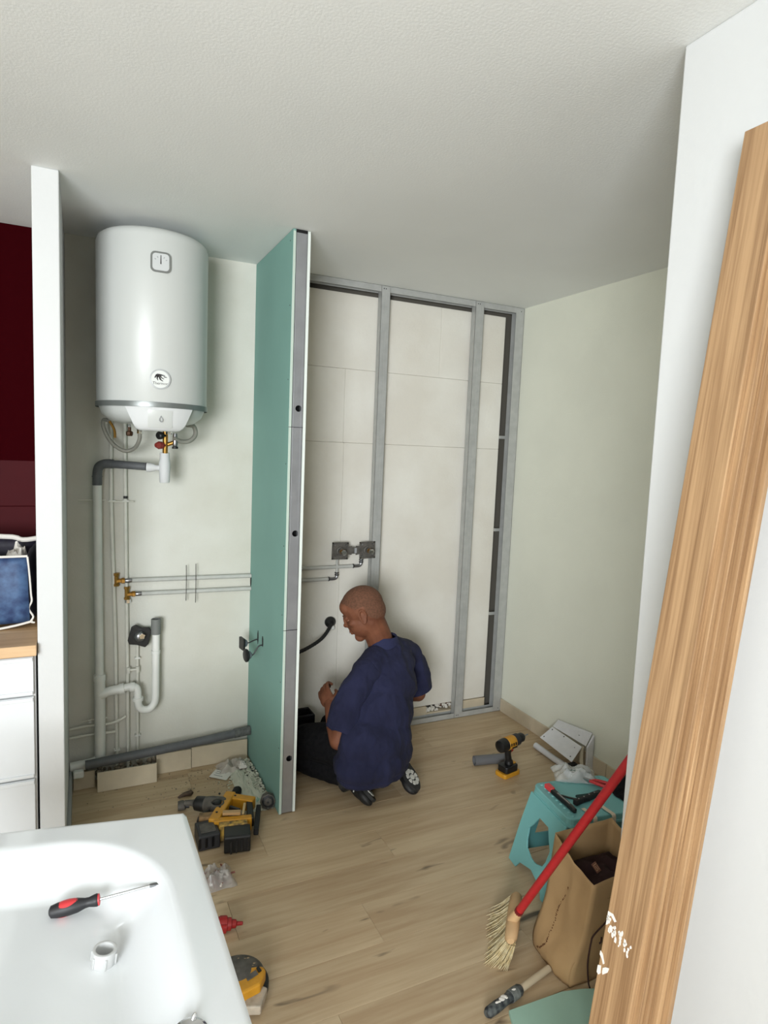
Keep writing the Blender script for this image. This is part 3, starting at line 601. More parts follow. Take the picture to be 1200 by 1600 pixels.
# long grey pipe along the foot of the wall
t = thing('drain_pipe', (0.38, 3.09, 0.13), 'long dark grey plastic drain pipe lying along the foot of the left wall', 'pipe')
MB().tube([(0.004, 3.070, 0.128), (0.40, 3.085, 0.141), (0.770, 3.10, 0.160)], 0.021, n=18).build('pipe', M_gpvc, t, world=True, smooth=True)
MB().tube([(0.69, 3.0965, 0.1565), (0.7705, 3.10, 0.1603)], 0.0235, n=18).build('coupler', mat('worn_grey_plastic', (104, 106, 104), .6, mott=.5, mscale=60, bump=.5), t, world=True, smooth=True)
# skirting tiles leaning under it, each a loose thing
def loose_tile(x0, x1, y, h, lean, label):
    o = MB().box((-(x1-x0)/2, 0, 0), ((x1-x0)/2, 0.009, h)).build('skirting_tile', M_tile, bevel=0.0015)
    o.location = ((x0+x1)/2, y, 0.001); o.rotation_euler = (lean, 0, 0)
    tag(o, label, 'tile', 'beige skirting tiles along the left wall')
loose_tile(0.053, 0.313, 3.040, 0.090, -0.12, 'beige skirting tile standing loose furthest forward under the grey drain pipe')
loose_tile(0.318, 0.482, 3.112, 0.098, -0.06, 'short beige skirting tile behind and right of the loose forward one')
loose_tile(0.485, 0.765, 3.118, 0.102, -0.05, 'long beige skirting tile running into the green partition')
loose_tile(-0.047, 0.044, 3.095, 0.082, -0.03, 'small chipped beige skirting tile in the corner by the pier')
mb = MB(); random.seed(11)
for i in range(150):
    x = random.uniform(0.0, 0.76); y = random.uniform(3.142, 3.16) if x > .3 else random.uniform(3.12, 3.16)
    mb.ell((x, y, random.uniform(0.004, 0.075)), [random.uniform(.005, .016) for _ in range(3)], n=6, m=4)
tag(mb.build('mortar_rubble', M_grout), 'dusty brown mortar crumbs lying behind the beige skirting tiles', 'rubble', kind='stuff')
o = MB().box((-0.0, 0, 0), (0.044, 0.03, 0.032)).build('white_pipe_end', M_pvc, bevel=0.006, seg=3); o.location = (-0.046, 3.04, 0.083); tag(o, 'short white plastic coupling at the left end of the drain pipe', 'coupling')

# ------------------------------------------------------------------ stack of oak boards leaning on the front right wall
def lean_x(z): return 1.09 - (2.219 - z) * 0.1254
theta = math.atan(0.1254); blen = 2.225 / math.cos(theta)
LT = ['oak effect board leaning outermost on the right wall, its wide face marked with white paint', 'second oak effect board of the leaning stack, counted from the outermost one', 'middle oak effect board of the five leaning on the right wall',
      'fourth oak effect board of the leaning stack, next to the one touching the wall', 'innermost oak effect board of the leaning stack, its edge against the right wall']
for i in range(5):
    o = bpy.data.objects.new('wooden_board', None)
    w = [0.086, 0.088, 0.086, 0.090, 0.092][i]
    M = MB().prism([(0, -w), (0.0118, -w), (0.0118, 0), (0.004, 0), (0.004, -0.003), (0, -0.003)], 0, blen)
    M.v = [Vector((p.x, p.y, p.z)) for p in M.v]
    o = M.build('wooden_board', M_oak, bevel=0.0012)
    o.location = (lean_x(0) + 0.0124 * i / math.cos(theta), 0.827 - 0.0085 * i, 0.004)
    o.rotation_euler = (random.uniform(-.002, .002) if i else 0, theta, 0)
    tag(o, LT[i], 'board', 'oak boards leaning on the right wall')
    if i == 0: front = o
# splashes of white paint on the outermost board (local y across, z along)
def splash(y0, z0, pts, name='paint_splash'):
    cx = sum(p[0] for p in pts) / len(pts); cz = sum(p[1] for p in pts) / len(pts)
    v = [(-0.0006, y0 + p[0], z0 + p[1]) for p in pts] + [(0.0002, y0 + p[0], z0 + p[1]) for p in pts]; n = len(pts)
    MB().add(v, [tuple(range(n)), tuple(range(2*n - 1, n - 1, -1))] + [(i, n + i, n + (i+1) % n, (i+1) % n) for i in range(n)]).build(name, M_paper, front)
Lz = lambda z: z / math.cos(theta)
random.seed(3)
splash(-0.004, Lz(0.748), [(0, 0.012), (-.012, .014), (-.022, .006), (-.018, .002), (-.008, .008), (-.003, .002), (-.004, -.012), (0, -.016)])
for k in range(26):
    t = k / 25; y = -0.006 - 0.058*t + random.uniform(-.007, .007); z = Lz(0.742) - 0.022*t + random.uniform(-.012, .012); r = random.uniform(.0015, .0042) * (1 - .3*t)
    splash(y, z, [(r*random.uniform(.6, 1.3)*math.cos(a), 1.8*r*random.uniform(.6, 1.3)*math.sin(a)) for a in [j*PI/4 for j in range(8)]])
splash(-0.004, Lz(0.668), [(.002, .012), (-.004, .010), (-.012, -.004), (-.009, -.008), (-.004, 0), (.002, .004)])
splash(-0.004, Lz(0.645), [(.002, .006), (-.005, .010), (-.007, -.004), (-.003, -.010), (.002, -.008)])
splash(-0.018, Lz(0.650), [(-.002, .010), (-.010, .014), (-.008, .004), (.002, -.008), (.004, -.004), (.004, .004)])

# ------------------------------------------------------------------ broom
br = thing('broom', (1.27, 1.53, 0.0), 'broom with a red handle leaning across the stool, pale bristles on the floor', 'broom')
B0, B1 = Vector((1.288, 1.538, 0.13)), Vector((1.389, 1.052, 1.10))
MB().tube([B0 + (B1 - B0) * (i / 14) for i in range(15)], 0.0132, n=14).build('handle', M_redpl, br, world=True, smooth=True)
hd = (B1 - B0).normalized()
MB().cyl(B0 - hd*0.002, B0 + hd*0.012, 0.0145, n=14).build('ferrule', mat('dark_red_plastic', (110, 20, 26), .4), br, world=True, smooth=True)
A, Bq = Vector((1.232, 1.500, 0.072)), Vector((1.372, 1.655, 0.088))
blk = MB().tube([A, A + (Bq-A)*.06, A + (Bq-A)*.3, A + (Bq-A)*.7, A + (Bq-A)*.94, Bq], [0.012, 0.021, 0.024, 0.024, 0.021, 0.012], n=12, flat=0.8).build('head_block', M_wood_light, br, world=True, smooth=True)
MB().tube([B0 - hd*0.05, B0 - hd*0.02, B0], [0.018, 0.016, 0.0145], n=12).build('socket', M_wood_light, br, world=True, smooth=True)
random.seed(5); bs = MB()
ax = (Bq - A).normalized(); side = Vector((-0.74, 0.67, 0)).normalized()
for i in range(520):
    t = random.uniform(-.02, 1.02); w = random.uniform(-1, 1)
    p = A + (Bq - A) * t + side * w * 0.016 + Vector((0, 0, -0.010))
    d = (side * (0.62 + 0.30*w) + ax * (t - .5) * 0.55 + ax * -0.42 * (1 if t < .4 else .5) + Vector((random.uniform(-.08, .08), random.uniform(-.08, .08), -1.0))).normalized()
    ln = min(random.uniform(.085, .105), (p.z - 0.001) / max(-d.z, .2))
    m = p + d*ln*.55; e = p + d * ln; e.z = max(e.z, 0.0012)
    e += side * random.uniform(0, .015)
    bs.tube([p, m, e], [0.0016, 0.0014, 0.0008], n=3)
tag(bs.build('bristles', M_straw, br, world=True), None, None, kind='stuff')

# ------------------------------------------------------------------ folding stool
sm = frame((1.571 + 0.01, 1.645, 0), (0, 0, math.radians(-9)))
so = thing('step_stool', (1.70, 1.78, 0), 'turquoise plastic folding step stool with tools lying on it', 'stool')
H = 0.32; W, Dp = 0.33, 0.262
tp = MB(sm); tp.prism(rrect(W, Dp, 0.03, cx=W/2, cy=Dp/2), H - 0.028, H); tp.build('step_top', M_turq, so, world=True, bevel=0.004)
tp2 = MB(sm); ring = rrect(W + 0.006, Dp + 0.006, 0.032, cx=W/2, cy=Dp/2); tp2.prism(ring, H - 0.034, H - 0.024); tp2.build('rim', M_turq, so, world=True, bevel=0.002)
dots = MB(sm)
for i in range(6):
    for j in range(9):
        x = 0.03 + 0.27*i/5; y = 0.02 + (Dp - .04)*j/8
        if i in (0, 5) or j in (0, 8): dots.lathe([(0.0055, 0), (0.0045, 0.0022)], frame((x, y, H)), n=10)
dots.build('grip_dots', mat('turquoise_grip', (134, 190, 190), .6), so, world=True)
sl = MB(sm); sl.prism(rrect(0.10, 0.03, 0.014, cx=W/2, cy=Dp/2), H - 0.001, H + 0.0006); sl.build('handle_slot', mat('dark_teal', (24, 60, 58), .8), so, world=True)
def side_panel(flip):
    """splayed leg panel with a leaf-shaped opening and arched foot"""
    s_ = 0.075
    out = [(0.006, H - .03), (Dp*.3, H - .03), (Dp*.7, H - .03), (Dp - .006, H - .03), (Dp + 0.010, 0.16), (Dp + 0.020, 0.0), (Dp - 0.035, 0.0), (Dp - 0.055, 0.030), (Dp*.5, 0.050), (0.055, 0.030), (0.035, 0.0), (-0.020, 0.0), (-0.010, 0.16)]
    inn = [(0.075, H - .125), (Dp*.38, H - .085), (Dp*.62, H - .085), (Dp - .075, H - .125), (Dp - .055, 0.17), (Dp - .062, 0.125), (Dp - .075, 0.10), (Dp*.58, 0.085), (Dp*.5, 0.082), (Dp*.42, 0.085), (0.075, 0.10), (0.062, 0.125), (0.055, 0.17)]
    n = len(out); v = []; f = []
    for th in (0, 0.007):
        for P in (out, inn):
            for (yy, z) in P:
                x = -s_ * (1 - z / H) + th
                if flip: x = W + s_ * (1 - z / H) - th
                v.append((x, yy, z))
    for i in range(n):
        j = (i + 1) % n
        f += [(i, j, n+j, n+i), (2*n+i, 3*n+i, 3*n+j, 2*n+j), (i, 2*n+i, 2*n+j, j), (n+i, n+j, 3*n+j, 3*n+i)]
    MB(sm).add(v, f).build('leg_panel', M_turq, so, world=True, bevel=0.0015)
side_panel(False); side_panel(True)
for yy in (0.004, Dp - 0.010):                                                       # folding end panels with an open middle
    q = MB(sm)
    q.add([(0.01, yy, H-.03), (W-.01, yy, H-.03), (W + .045, yy, 0.05), (-.045, yy, 0.05), (0.06, yy, H-.075), (W-.06, yy, H-.075), (W - .02, yy, 0.11), (0.02, yy, 0.11),
           (0.01, yy+.006, H-.03), (W-.01, yy+.006, H-.03), (W + .045, yy+.006, 0.05), (-.045, yy+.006, 0.05), (0.06, yy+.006, H-.075), (W-.06, yy+.006, H-.075), (W - .02, yy+.006, 0.11), (0.02, yy+.006, 0.11)],
          [q_ for i in range(4) for q_ in ((i, 4+i, 4+(i+1)%4, (i+1)%4), (8+i, 8+(i+1)%4, 12+(i+1)%4, 12+i), (i, (i+1)%4, 8+(i+1)%4, 8+i), (4+i, 12+i, 12+(i+1)%4, 4+(i+1)%4))])
    q.build('end_panel', mat('deep_turquoise_plastic', (84, 140, 140), .5), so, world=True)
MB(sm).box((0.03, Dp*.45, 0.12), (W-.03, Dp*.55, 0.17)).build('inner_brace', mat('dark_green_plastic', (30, 66, 50), .6), so, world=True, bevel=0.003)

ZT = H + 0.0025
# tools on the stool
def on_stool(name, x, y, rz, label, cat, group=None): return thing(name, (x, y, ZT), label, cat, group, rot=(0, 0, rz))
t = on_stool('utility_knife', 1.640, 1.752, math.atan2(1.655-1.835, 1.620-1.638), 'black utility knife with a red end cap lying near the left edge of the stool', 'knife')
MB().prism([(-.085, -.010), (.02, -.008), (.075, -.009), (.085, -.004), (.085, .006), (.03, .010), (-.02, .008), (-.085, .012)], 0.000, 0.017).build('body', M_black, t, bevel=0.004)
MB().prism([(-.102, -.011), (-.058, -.010), (-.054, .002), (-.062, .0125), (-.102, .013)], 0.0005, 0.0195).build('red_cap', mat('coral_red_plastic', (214, 62, 66), .4), t, bevel=0.004)
MB().prism([(-.03, -.003), (.05, -.003), (.05, .003), (-.03, .003)], 0.016, 0.0185).build('slider', M_steel, t, bevel=0.0008)
t = on_stool('saw_knife', 1.738, 1.722, math.radians(8), 'thick black folding tool lying across the stool beside the broom handle', 'tool')
MB().prism([(-.072, -.010), (-.03, -.009), (.0, -.012), (.04, -.009), (.068, -.013), (.078, -.004), (.074, .008), (.03, .010), (-.01, .007), (-.072, .010)], 0, 0.020).build('grip', M_blackr, t, bevel=0.004)
for k in range(4): MB().cyl((-.05 + .03*k, 0, 0.0195), (-.05 + .03*k, 0, 0.021), 0.003, n=8).build('rivet', M_steel, t)
t = on_stool('loose_blade', 1.690, 1.757, math.radians(-48), 'thin curved black blade lying between the two black tools on the stool', 'blade')
MB().prism([(-.038, -.004), (-.01, -.0075), (.02, -.006), (.040, .002), (.038, .004), (.015, .002), (-.01, .001), (-.036, .004)], 0, 0.003).build('blade', M_black, t)
# clear bag of parts
random.seed(21)
def crumple(name, mats, cx, cy, cz, rx, ry, h, parent, seed, n=22, sharp=1.6):
    v = []; f = []
    for j in range(n + 1):
        for i in range(n + 1):
            u, w = i / n * 2 - 1, j / n * 2 - 1
            e = max(abs(u), abs(w)); edge = 1 - e**3
            q = noise.noise(Vector((u*sharp*1.7 + seed, w*sharp*1.7, seed*.7))); q2 = abs(noise.noise(Vector((u*sharp*4 + seed, w*sharp*4, 3.1))))
            v.append((cx + rx*u*(1 + .12*noise.noise(Vector((w*2, seed, 0)))), cy + ry*w*(1 + .12*noise.noise(Vector((u*2, seed, 4)))), cz + 0.001 + max(0, h*edge*(0.62 + .7*q + .35*q2))))
    for j in range(n):
        for i in range(n): f.append((j*(n+1)+i, j*(n+1)+i+1, (j+1)*(n+1)+i+1, (j+1)*(n+1)+i))
    return v, f
t = on_stool('parts_bag', 1.823, 1.885, math.radians(-30), 'crumpled clear plastic bag with small white parts at the far corner of the stool', 'bag')
v, f = crumple('', None, 0, 0, 0, 0.085, 0.062, 0.045, None, 2.2); o = MB().add(v, f).build('film', M_clear, t, smooth=True); so_ = o.modifiers.new('s', 'SOLIDIFY'); so_.thickness = 0.0006
MB().prism([(-.045, -.03), (.055, -.035), (.060, .03), (-.04, .035)], 0.003, 0.014).build('folded_leaflet', M_paper, t, bevel=0.001)
for k in range(9):
    MB().cyl((random.uniform(-.05, .06), random.uniform(-.045, .03), .016), (random.uniform(-.05, .06), random.uniform(-.045, .03), .020), 0.006, n=10).build('small_part', M_gloss if k % 3 else mat('teal_part', (40, 90, 84), .5), t, smooth=True)
t = on_stool('red_pliers', 1.850, 1.800, math.radians(-52), 'small red handled tool between the clear bag and the broom handle', 'pliers')
for s_ in (-1, 1): MB().tube([(-.02, s_*.004, .012), (.01, s_*.012, .012), (.045, s_*.016, .010), (.075, s_*.010, .008)], [0.006, .007, .007, .005], n=10, smooth=3).build('handle', mat('bright_red_grip', (196, 48, 50), .45), t, smooth=True)
MB().prism([(-.055, -.003), (-.02, -.010), (-.012, .010), (-.02, .010), (-.055, .004)], 0.004, 0.018).build('jaws', M_steel, t, bevel=0.001)
# black tool pouch behind, on the stool and overhanging
pch = MB(); v, f = crumple('', None, 0, 0, 0, 0.085, 0.075, 0.062, None, 7.7, n=20); pch.add(v, f)
t = on_stool('black_pouch', 1.955, 1.705, math.radians(-9), 'crumpled black cloth pouch on the stool behind the broom handle', 'pouch')
o = pch.build('cloth', M_trouser, t, smooth=True); q = o.modifiers.new('s', 'SOLIDIFY'); q.thickness = 0.003
# pale webbing straps hanging down from the stool top
for k, (x, y0, lab) in enumerate(((1.680, 0, 'pale webbing strap hanging off the stool just left of the broom handle'), (1.758, 0, 'pale webbing strap hanging off the stool just right of the broom handle'))):
    yb = 1.645 + (x - 1.571) * -0.158 - 0.004
    b = MB(); w = 0.0085
    P = [(x, yb + 0.060, ZT + .0012), (x, yb + 0.02, ZT + .0022), (x, yb - 0.004, ZT + .0010), (x, yb - 0.008, ZT - .02), (x + .002, yb - 0.010, 0.25), (x + .004, yb - 0.012, 0.19), (x + .004, yb - 0.012, 0.13)]
    P = spline([Vector(p) for p in P], 3); vv = []
    for p in P: vv += [p + Vector((-w, 0, 0)), p + Vector((w, 0, 0)), p + Vector((w, 0.0, 0.0)) + Vector((0, -0.0016, 0.0008)), p + Vector((-w, 0, 0)) + Vector((0, -0.0016, 0.0008))]
    ff = [(4*i + a, 4*i + (a+1) % 4, 4*(i+1) + (a+1) % 4, 4*(i+1) + a) for i in range(len(P) - 1) for a in range(4)] + [(3, 2, 1, 0), tuple(4*(len(P)-1) + a for a in range(4))]
    org = Vector((x, yb, ZT)); b.add([p - org for p in vv], ff)
    o = b.build('webbing_strap', mat('pale_webbing', (214, 200, 178), .85)); o.location = org
    tag(o, lab, 'strap', 'webbing straps on the stool')

# ------------------------------------------------------------------ kraft paper bag
kb = thing('paper_bag', (1.53, 1.43, 0), 'open brown kraft paper bag standing before the stool', 'paper bag')
def wallgrid(P00, P10, P01, P11, nu, nv, amp, seed, nrm, top=None, bulge=None):
    """quad patch between four corners with paper creases; returns vertices, faces"""
    v = []; f = []
    for j in range(nv + 1):
        for i in range(nu + 1):
            u, w = i / nu, j / nv
            a = Vector(P00).lerp(Vector(P10), u); b = Vector(P01).lerp(Vector(P11), u)
            if top: b = b + Vector((0, 0, top(u)))
            p = a.lerp(b, w)
            e = math.sin(PI*u) ; q = noise.noise(Vector((u*2.5 + seed, w*3.0, seed))) * 1.0 + abs(noise.noise(Vector((u*6 + seed, w*6, 1.7*seed)))) * .7 - .35
            p = p + Vector(nrm) * (amp * q * e)
            if bulge: p = p + Vector(bulge(u, w))
            v.append(p)
    for j in range(nv):
        for i in range(nu): f.append((j*(nu+1)+i, j*(nu+1)+i+1, (j+1)*(nu+1)+i+1, (j+1)*(nu+1)+i))
    return v, f
xl, xr, yn, yf = 1.402, 1.665, 1.335, 1.530
bul = lambda u, w: (-0.055*math.exp(-((w-.13)/.20)**2)*(0.35 + .65*math.sin(PI*min(1, u*.8 + .1))) , 0, 0)
kb_m = MB()
v, f = wallgrid((xl - .03, yf, 0), (xl - .035, yn + .010, 0), (xl + .012, yf, 0.382), (xl, yn, 0.330), 16, 22, 0.013, 1.3, (-1, 0, 0), top=lambda u: -0.018*math.sin(PI*u), bulge=bul); kb_m.add(v, f)
v, f = wallgrid((xl - .035, yn + .010, 0), (xr, yn, 0), (xl, yn, 0.330), (xr, yn, 0.335), 16, 22, 0.012, 4.1, (0, -1, 0), top=lambda u: 0.0, bulge=lambda u, w: (-0.055*math.exp(-((w-.13)/.20)**2)*(1-u)**3*.6, 0, 0)); kb_m.add(v, f)
v, f = wallgrid((xr, yn, 0), (xr, yf, 0), (xr, yn, 0.335), (xr, yf, 0.378), 10, 18, 0.008, 6.6, (1, 0, 0)); kb_m.add(v, f)
v, f = wallgrid((xr, yf, 0), (xl - .03, yf, 0), (xr, yf, 0.378), (xl + .012, yf, 0.382), 12, 18, 0.008, 9.2, (0, 1, 0)); kb_m.add(v, f)
kb_m.add([(xl - .035, yn + .01, 0.001), (xr, yn, 0.001), (xr, yf, 0.001), (xl - .03, yf, 0.001)], [(0, 1, 2, 3)])
o = kb_m.build('bag_body', M_kraft, kb, world=True, smooth=True, sharp=60)
w_ = o.modifiers.new('w', 'WELD'); w_.merge_threshold = 0.002
q = o.modifiers.new('s', 'SOLIDIFY'); q.thickness = 0.0012; q.offset = -1
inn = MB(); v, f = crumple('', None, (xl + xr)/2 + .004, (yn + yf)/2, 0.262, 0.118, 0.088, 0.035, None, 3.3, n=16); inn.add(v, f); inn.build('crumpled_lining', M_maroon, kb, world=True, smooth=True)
lb = MB(frame((1.500, 1.425, 0.304), (math.radians(40), 0, 0.3)))
lb.prism(rrect(0.026, 0.030, 0.002), 0, 0.001); l_ = lb.build('inner_label', mat('brown_label', (110, 70, 56), .8), kb, world=True)
lm = frame((1.500, 1.425, 0.304), (math.radians(40), 0, 0.3))
for q in ([(-.009, .010), (.009, .010), (.009, .0075), (-.009, .0075)], [(-.009, .010), (-.0065, .010), (-.0065, -.010), (-.009, -.010)], [(.0065, .004), (.009, .004), (.009, -.010), (.0065, -.010)], [(-.003, .005), (.0, .005), (.003, -.008), (.0, -.008)], [(-.009, -.0075), (-.001, -.0075), (-.001, -.010), (-.009, -.010)]):
    MB(lm).prism(q[::-1], 0.0009, 0.0016).build('label_mark', mat('tan_ink', (168, 128, 98), .8), l_, world=True)
# worn brown print running down the left face
pts = spline([Vector(p) for p in ((1.3955, 1.442, 0.251), (1.393, 1.443, 0.228), (1.385, 1.459, 0.185), (1.372, 1.467, 0.14), (1.352, 1.459, 0.095), (1.345, 1.455, 0.07), (1.348, 1.470, 0.045), (1.352, 1.490, 0.03))], 7)
from mathutils.bvhtree import BVHTree
bvh = BVHTree.FromPolygons([p for p in kb_m.v], kb_m.f)
pr = MB(); random.seed(9)
for i, p in enumerate(pts):
    if 3 < i < 8: continue
    h_ = bvh.ray_cast(Vector((1.2, p.y, p.z)), Vector((1, 0, 0)))
    if h_[0] is None: continue
    s_ = random.uniform(.0013, .0030); c_ = h_[0]
    for k in range(2): pr.cbox((c_.x - .0002, c_.y + random.uniform(-.002, .002), c_.z + random.uniform(-.002, .002)), (0.0016, s_*1.4, s_))
pr.build('worn_print', mat('brown_ink', (104, 66, 38), .9), kb, world=True)
MB().tube([(1.475, 1.318, 0.232), (1.44, 1.316, 0.209), (1.393, 1.312, 0.186), (1.382, 1.310, 0.165), (1.377, 1.312, 0.10), (1.386, 1.312, 0.035), (1.400, 1.318, 0.006)], 0.0026, n=8, smooth=5).build('carry_cord', mat('dark_brown_cord', (52, 26, 18), .8), kb, world=True, smooth=True)
MB().tube([(1.437, 1.322, 0.158), (1.428, 1.314, 0.152), (1.424, 1.316, 0.146)], 0.0028, n=8).build('cord_end', mat('dark_brown_cord', (52, 26, 18), .8), kb, world=True, smooth=True)

# ------------------------------------------------------------------ pole of a brush, splashed with paint, and a green board offcut
t = thing('extension_pole', (1.18, 1.385, 0), 'pale extension pole with a paint-spattered black grip on the floor', 'pole')
a, b = Vector((1.044, 1.357, 0.017)), Vector((1.322, 1.4165, 0.017)); d = (b - a)
MB().cyl(a + d*.50, b, 0.0105, n=14).build('pole', mat('pale_pole', (196, 180, 152), .6), t, world=True, smooth=True)
MB().tube([a, a + d*.03, a + d*.15, a + d*.30, a + d*.36, a + d*.50, a + d*.53], [.010, .015, .016, .014, .0165, .017, .012], n=14).build('grip', mat('black_grip', (30, 34, 40), .5, mott=.8, mscale=70, col2=(90, 94, 92)), t, world=True, smooth=True)
MB().tube([a + d*.36, a + d*.46], 0.0178, n=14).build('grey_collar', mat('collar_grey', (120, 124, 120), .6, mott=.5, mscale=60), t, world=True, smooth=True)
random.seed(4)
for k in range(9):
    p = a + d*random.uniform(.12, .42) + Vector((random.uniform(-.004, .004), random.uniform(-.010, .002), .0165)); MB().ell(p, (random.uniform(.004, .010), random.uniform(.003, .007), .002), n=8, m=5).build('paint_blob', M_paper, t, world=True, smooth=True)
o = MB().prism([(0.0, 0.0), (0.30, -0.09), (0.33, 0.06), (0.29, 0.075), (0.23, 0.09), (0.04, 0.10)], 0.0008, 0.0133).build('board_offcut', mat('pale_green_board', (156, 190, 172), .8, mott=.05, mscale=4), bevel=0.0008)
o.location = (1.075, 1.245, 0); tag(o, 'offcut of pale green plasterboard lying flat at the foot of the oak boards', 'offcut')
o['kind'] = ''; del o['kind']

# ------------------------------------------------------------------ cordless drill standing on its battery
def drill(loc, rz):
    t = thing('cordless_drill', loc, 'yellow and black cordless drill standing on its battery on the open floor', 'drill', rot=(0, 0, rz))
    MB().prism(rrect(0.118, 0.074, 0.014), 0.0, 0.022).build('battery_base', M_yellow, t, bevel=0.004)
    MB().prism(rrect(0.090, 0.066, 0.014, cx=0.0), 0.021, 0.055).build('battery', M_black, t, bevel=0.005)
    MB().prism(rrect(0.034, 0.03, 0.006, cx=0.03), 0.0545, 0.058).build('battery_latch', M_yellow, t, bevel=0.001)
    g = MB(); g.tube([(0.008, 0, 0.052), (0.002, 0, 0.075), (-0.006, 0, 0.11), (-0.008, 0, 0.148)], [0.027, 0.021, 0.020, 0.024], n=16, smooth=4, flat=.8); g.build('grip', M_black, t, smooth=True)
    MB().prism([(-.010, .0), (.006, .004), (.004, .026), (-.006, .024)], -0.007, 0.007, M=frame((0.022, 0, 0.115), (PI/2, 0, 0))).build('trigger', mat('trigger_red', (150, 40, 30), .5), t, bevel=0.002)
    X = axes((0, 0, 0.168), (0, 0, 1), (1, 0, 0.06))
    MB(X).lathe([(0.018, -0.078), (0.030, -0.072), (0.033, -0.055), (0.033, -0.028)], n=24).build('motor_cap', M_black, t, smooth=True)
    MB(X).lathe([(0.030, -0.030), (0.034, -0.026), (0.034, 0.016), (0.030, 0.030), (0.026, 0.034)], n=24).build('motor_housing', M_yellow, t, smooth=True)
    MB(X).lathe([(0.0285, 0.030), (0.030, 0.034), (0.030, 0.060), (0.026, 0.064)], n=24).build('torque_collar', M_dark, t, smooth=True)
    MB(X).lathe([(0.022, 0.062), (0.0235, 0.068), (0.0235, 0.092), (0.015, 0.106), (0.008, 0.110)], n=20).build('chuck', M_black, t, smooth=True)
    MB(X).lathe([(0.0035, 0.108), (0.0035, 0.140), (0.002, 0.145)], n=8).build('bit', M_steel, t, smooth=True)
    for k in range(3): MB().box((-0.024 + .016*k, -0.0352, 0.166), (-0.016 + .016*k, -0.0325, 0.180)).build('vent', M_black, t)
    MB().box((-0.012, -0.036, 0.152), (0.022, -0.031, 0.158)).build('side_badge', M_black, t)
drill((1.955, 2.490, 0), math.radians(12))
t = thing('pipe_offcut', (1.93, 2.58, 0), 'short offcut of grey plastic pipe lying behind the cordless drill', 'pipe offcut')
a, b = Vector((1.842, 2.628, 0.0255)), Vector((2.030, 2.590, 0.0255))
M = axes(a, (0, 0, 1), b - a); L_ = (b - a).length
MB(M).lathe([(0.0225, 0), (0.0250, 0), (0.0250, L_), (0.0225, L_), (0.0225, 0)], n=24, caps=False).build('pipe', mat('pipe_grey', (98, 98, 100), .5), t, world=True, smooth=True)
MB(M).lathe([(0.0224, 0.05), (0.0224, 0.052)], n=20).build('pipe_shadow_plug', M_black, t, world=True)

# ------------------------------------------------------------------ white metal bracket unit against the right wall
t = thing('wall_bracket_unit', (2.32, 2.5, 0), 'white punched metal bracket leaning on the right wall behind the cordless drill', 'bracket')
Mw = mat('white_coated_metal', (222, 222, 224), .4, mott=.06, mscale=30)
def slab(P, th, nm, m):
    """thin sheet from four corners, given thickness along its normal"""
    P = [Vector(p) for p in P]; n_ = (P[1]-P[0]).cross(P[3]-P[0]).normalized() * th
    return MB().add(P + [p + n_ for p in P], [(3,2,1,0), (4,5,6,7), (0,1,5,4), (1,2,6,5), (2,3,7,6), (3,0,4,7)]).build(nm, m, t, world=True, bevel=0.0012)
A1, A2, A3, A4 = (2.335, 2.607, 0.140), (2.335, 2.376, 0.130), (2.262, 2.364, 0.066), (2.262, 2.618, 0.086)
fp = slab((A4, A3, A2, A1), 0.003, 'front_plate', Mw)
B1_, B2_, B3_, B4_ = (2.389, 2.625, 0.165), (2.389, 2.365, 0.200), (2.352, 2.366, 0.135), (2.337, 2.607, 0.142)
bp_ = slab((B4_, B3_, B2_, B1_), 0.003, 'upper_plate', Mw)
def onq(P, u, w): a, b, c, d_ = [Vector(p) for p in P]; return a.lerp(b, u).lerp(d_.lerp(c, u), w)
for P, spots, par in (((A4, A3, A2, A1), ((.06, .2), (.07, .85), (.35, .5), (.62, .55), (.45, .9), (.86, .75), (.9, .2)), fp), ((B4_, B3_, B2_, B1_), ((.38, .62), (.74, .55)), bp_)):
    P_ = [Vector(p) for p in P]; nn = (P_[1]-P_[0]).cross(P_[3]-P_[0]).normalized()
    for k, (u, w) in enumerate(spots):
        r_ = 0.0045 if par is fp else 0.007
        MB(axes(onq(P, u, w) + nn*0.0028, (0, 1, 0), nn)).prism(rrect(r_*2.2 if par is bp_ and 0 else r_*1.6, r_*(1.6 if par is fp else 3.0), r_*.75), 0, 0.0008).build('punched_hole', M_dark, par, world=True)
MB().tube([(2.275, 2.665, 0.018), (2.268, 2.50, 0.018), (2.272, 2.385, 0.018)], 0.0165, n=14).build('lower_bar', Mw, t, world=True, smooth=True)
slab(((2.352, 2.360, 0.002), (2.392, 2.360, 0.002), (2.389, 2.362, 0.195), (2.352, 2.364, 0.132)), 0.012, 'end_cheek', Mw)
MB().tube([(2.345, 2.385, 0.128), (2.335, 2.375, 0.07), (2.325, 2.352, 0.017)], 0.010, n=10, smooth=3).build('bent_leg', mat('beige_plastic', (196, 186, 164), .6), t, world=True, smooth=True)
MB(frame((2.30, 2.40, 0.022))).cbox((0, 0, 0), (0.05, 0.03, 0.03)).build('foot_block', M_dark, t, world=True, bevel=0.004)

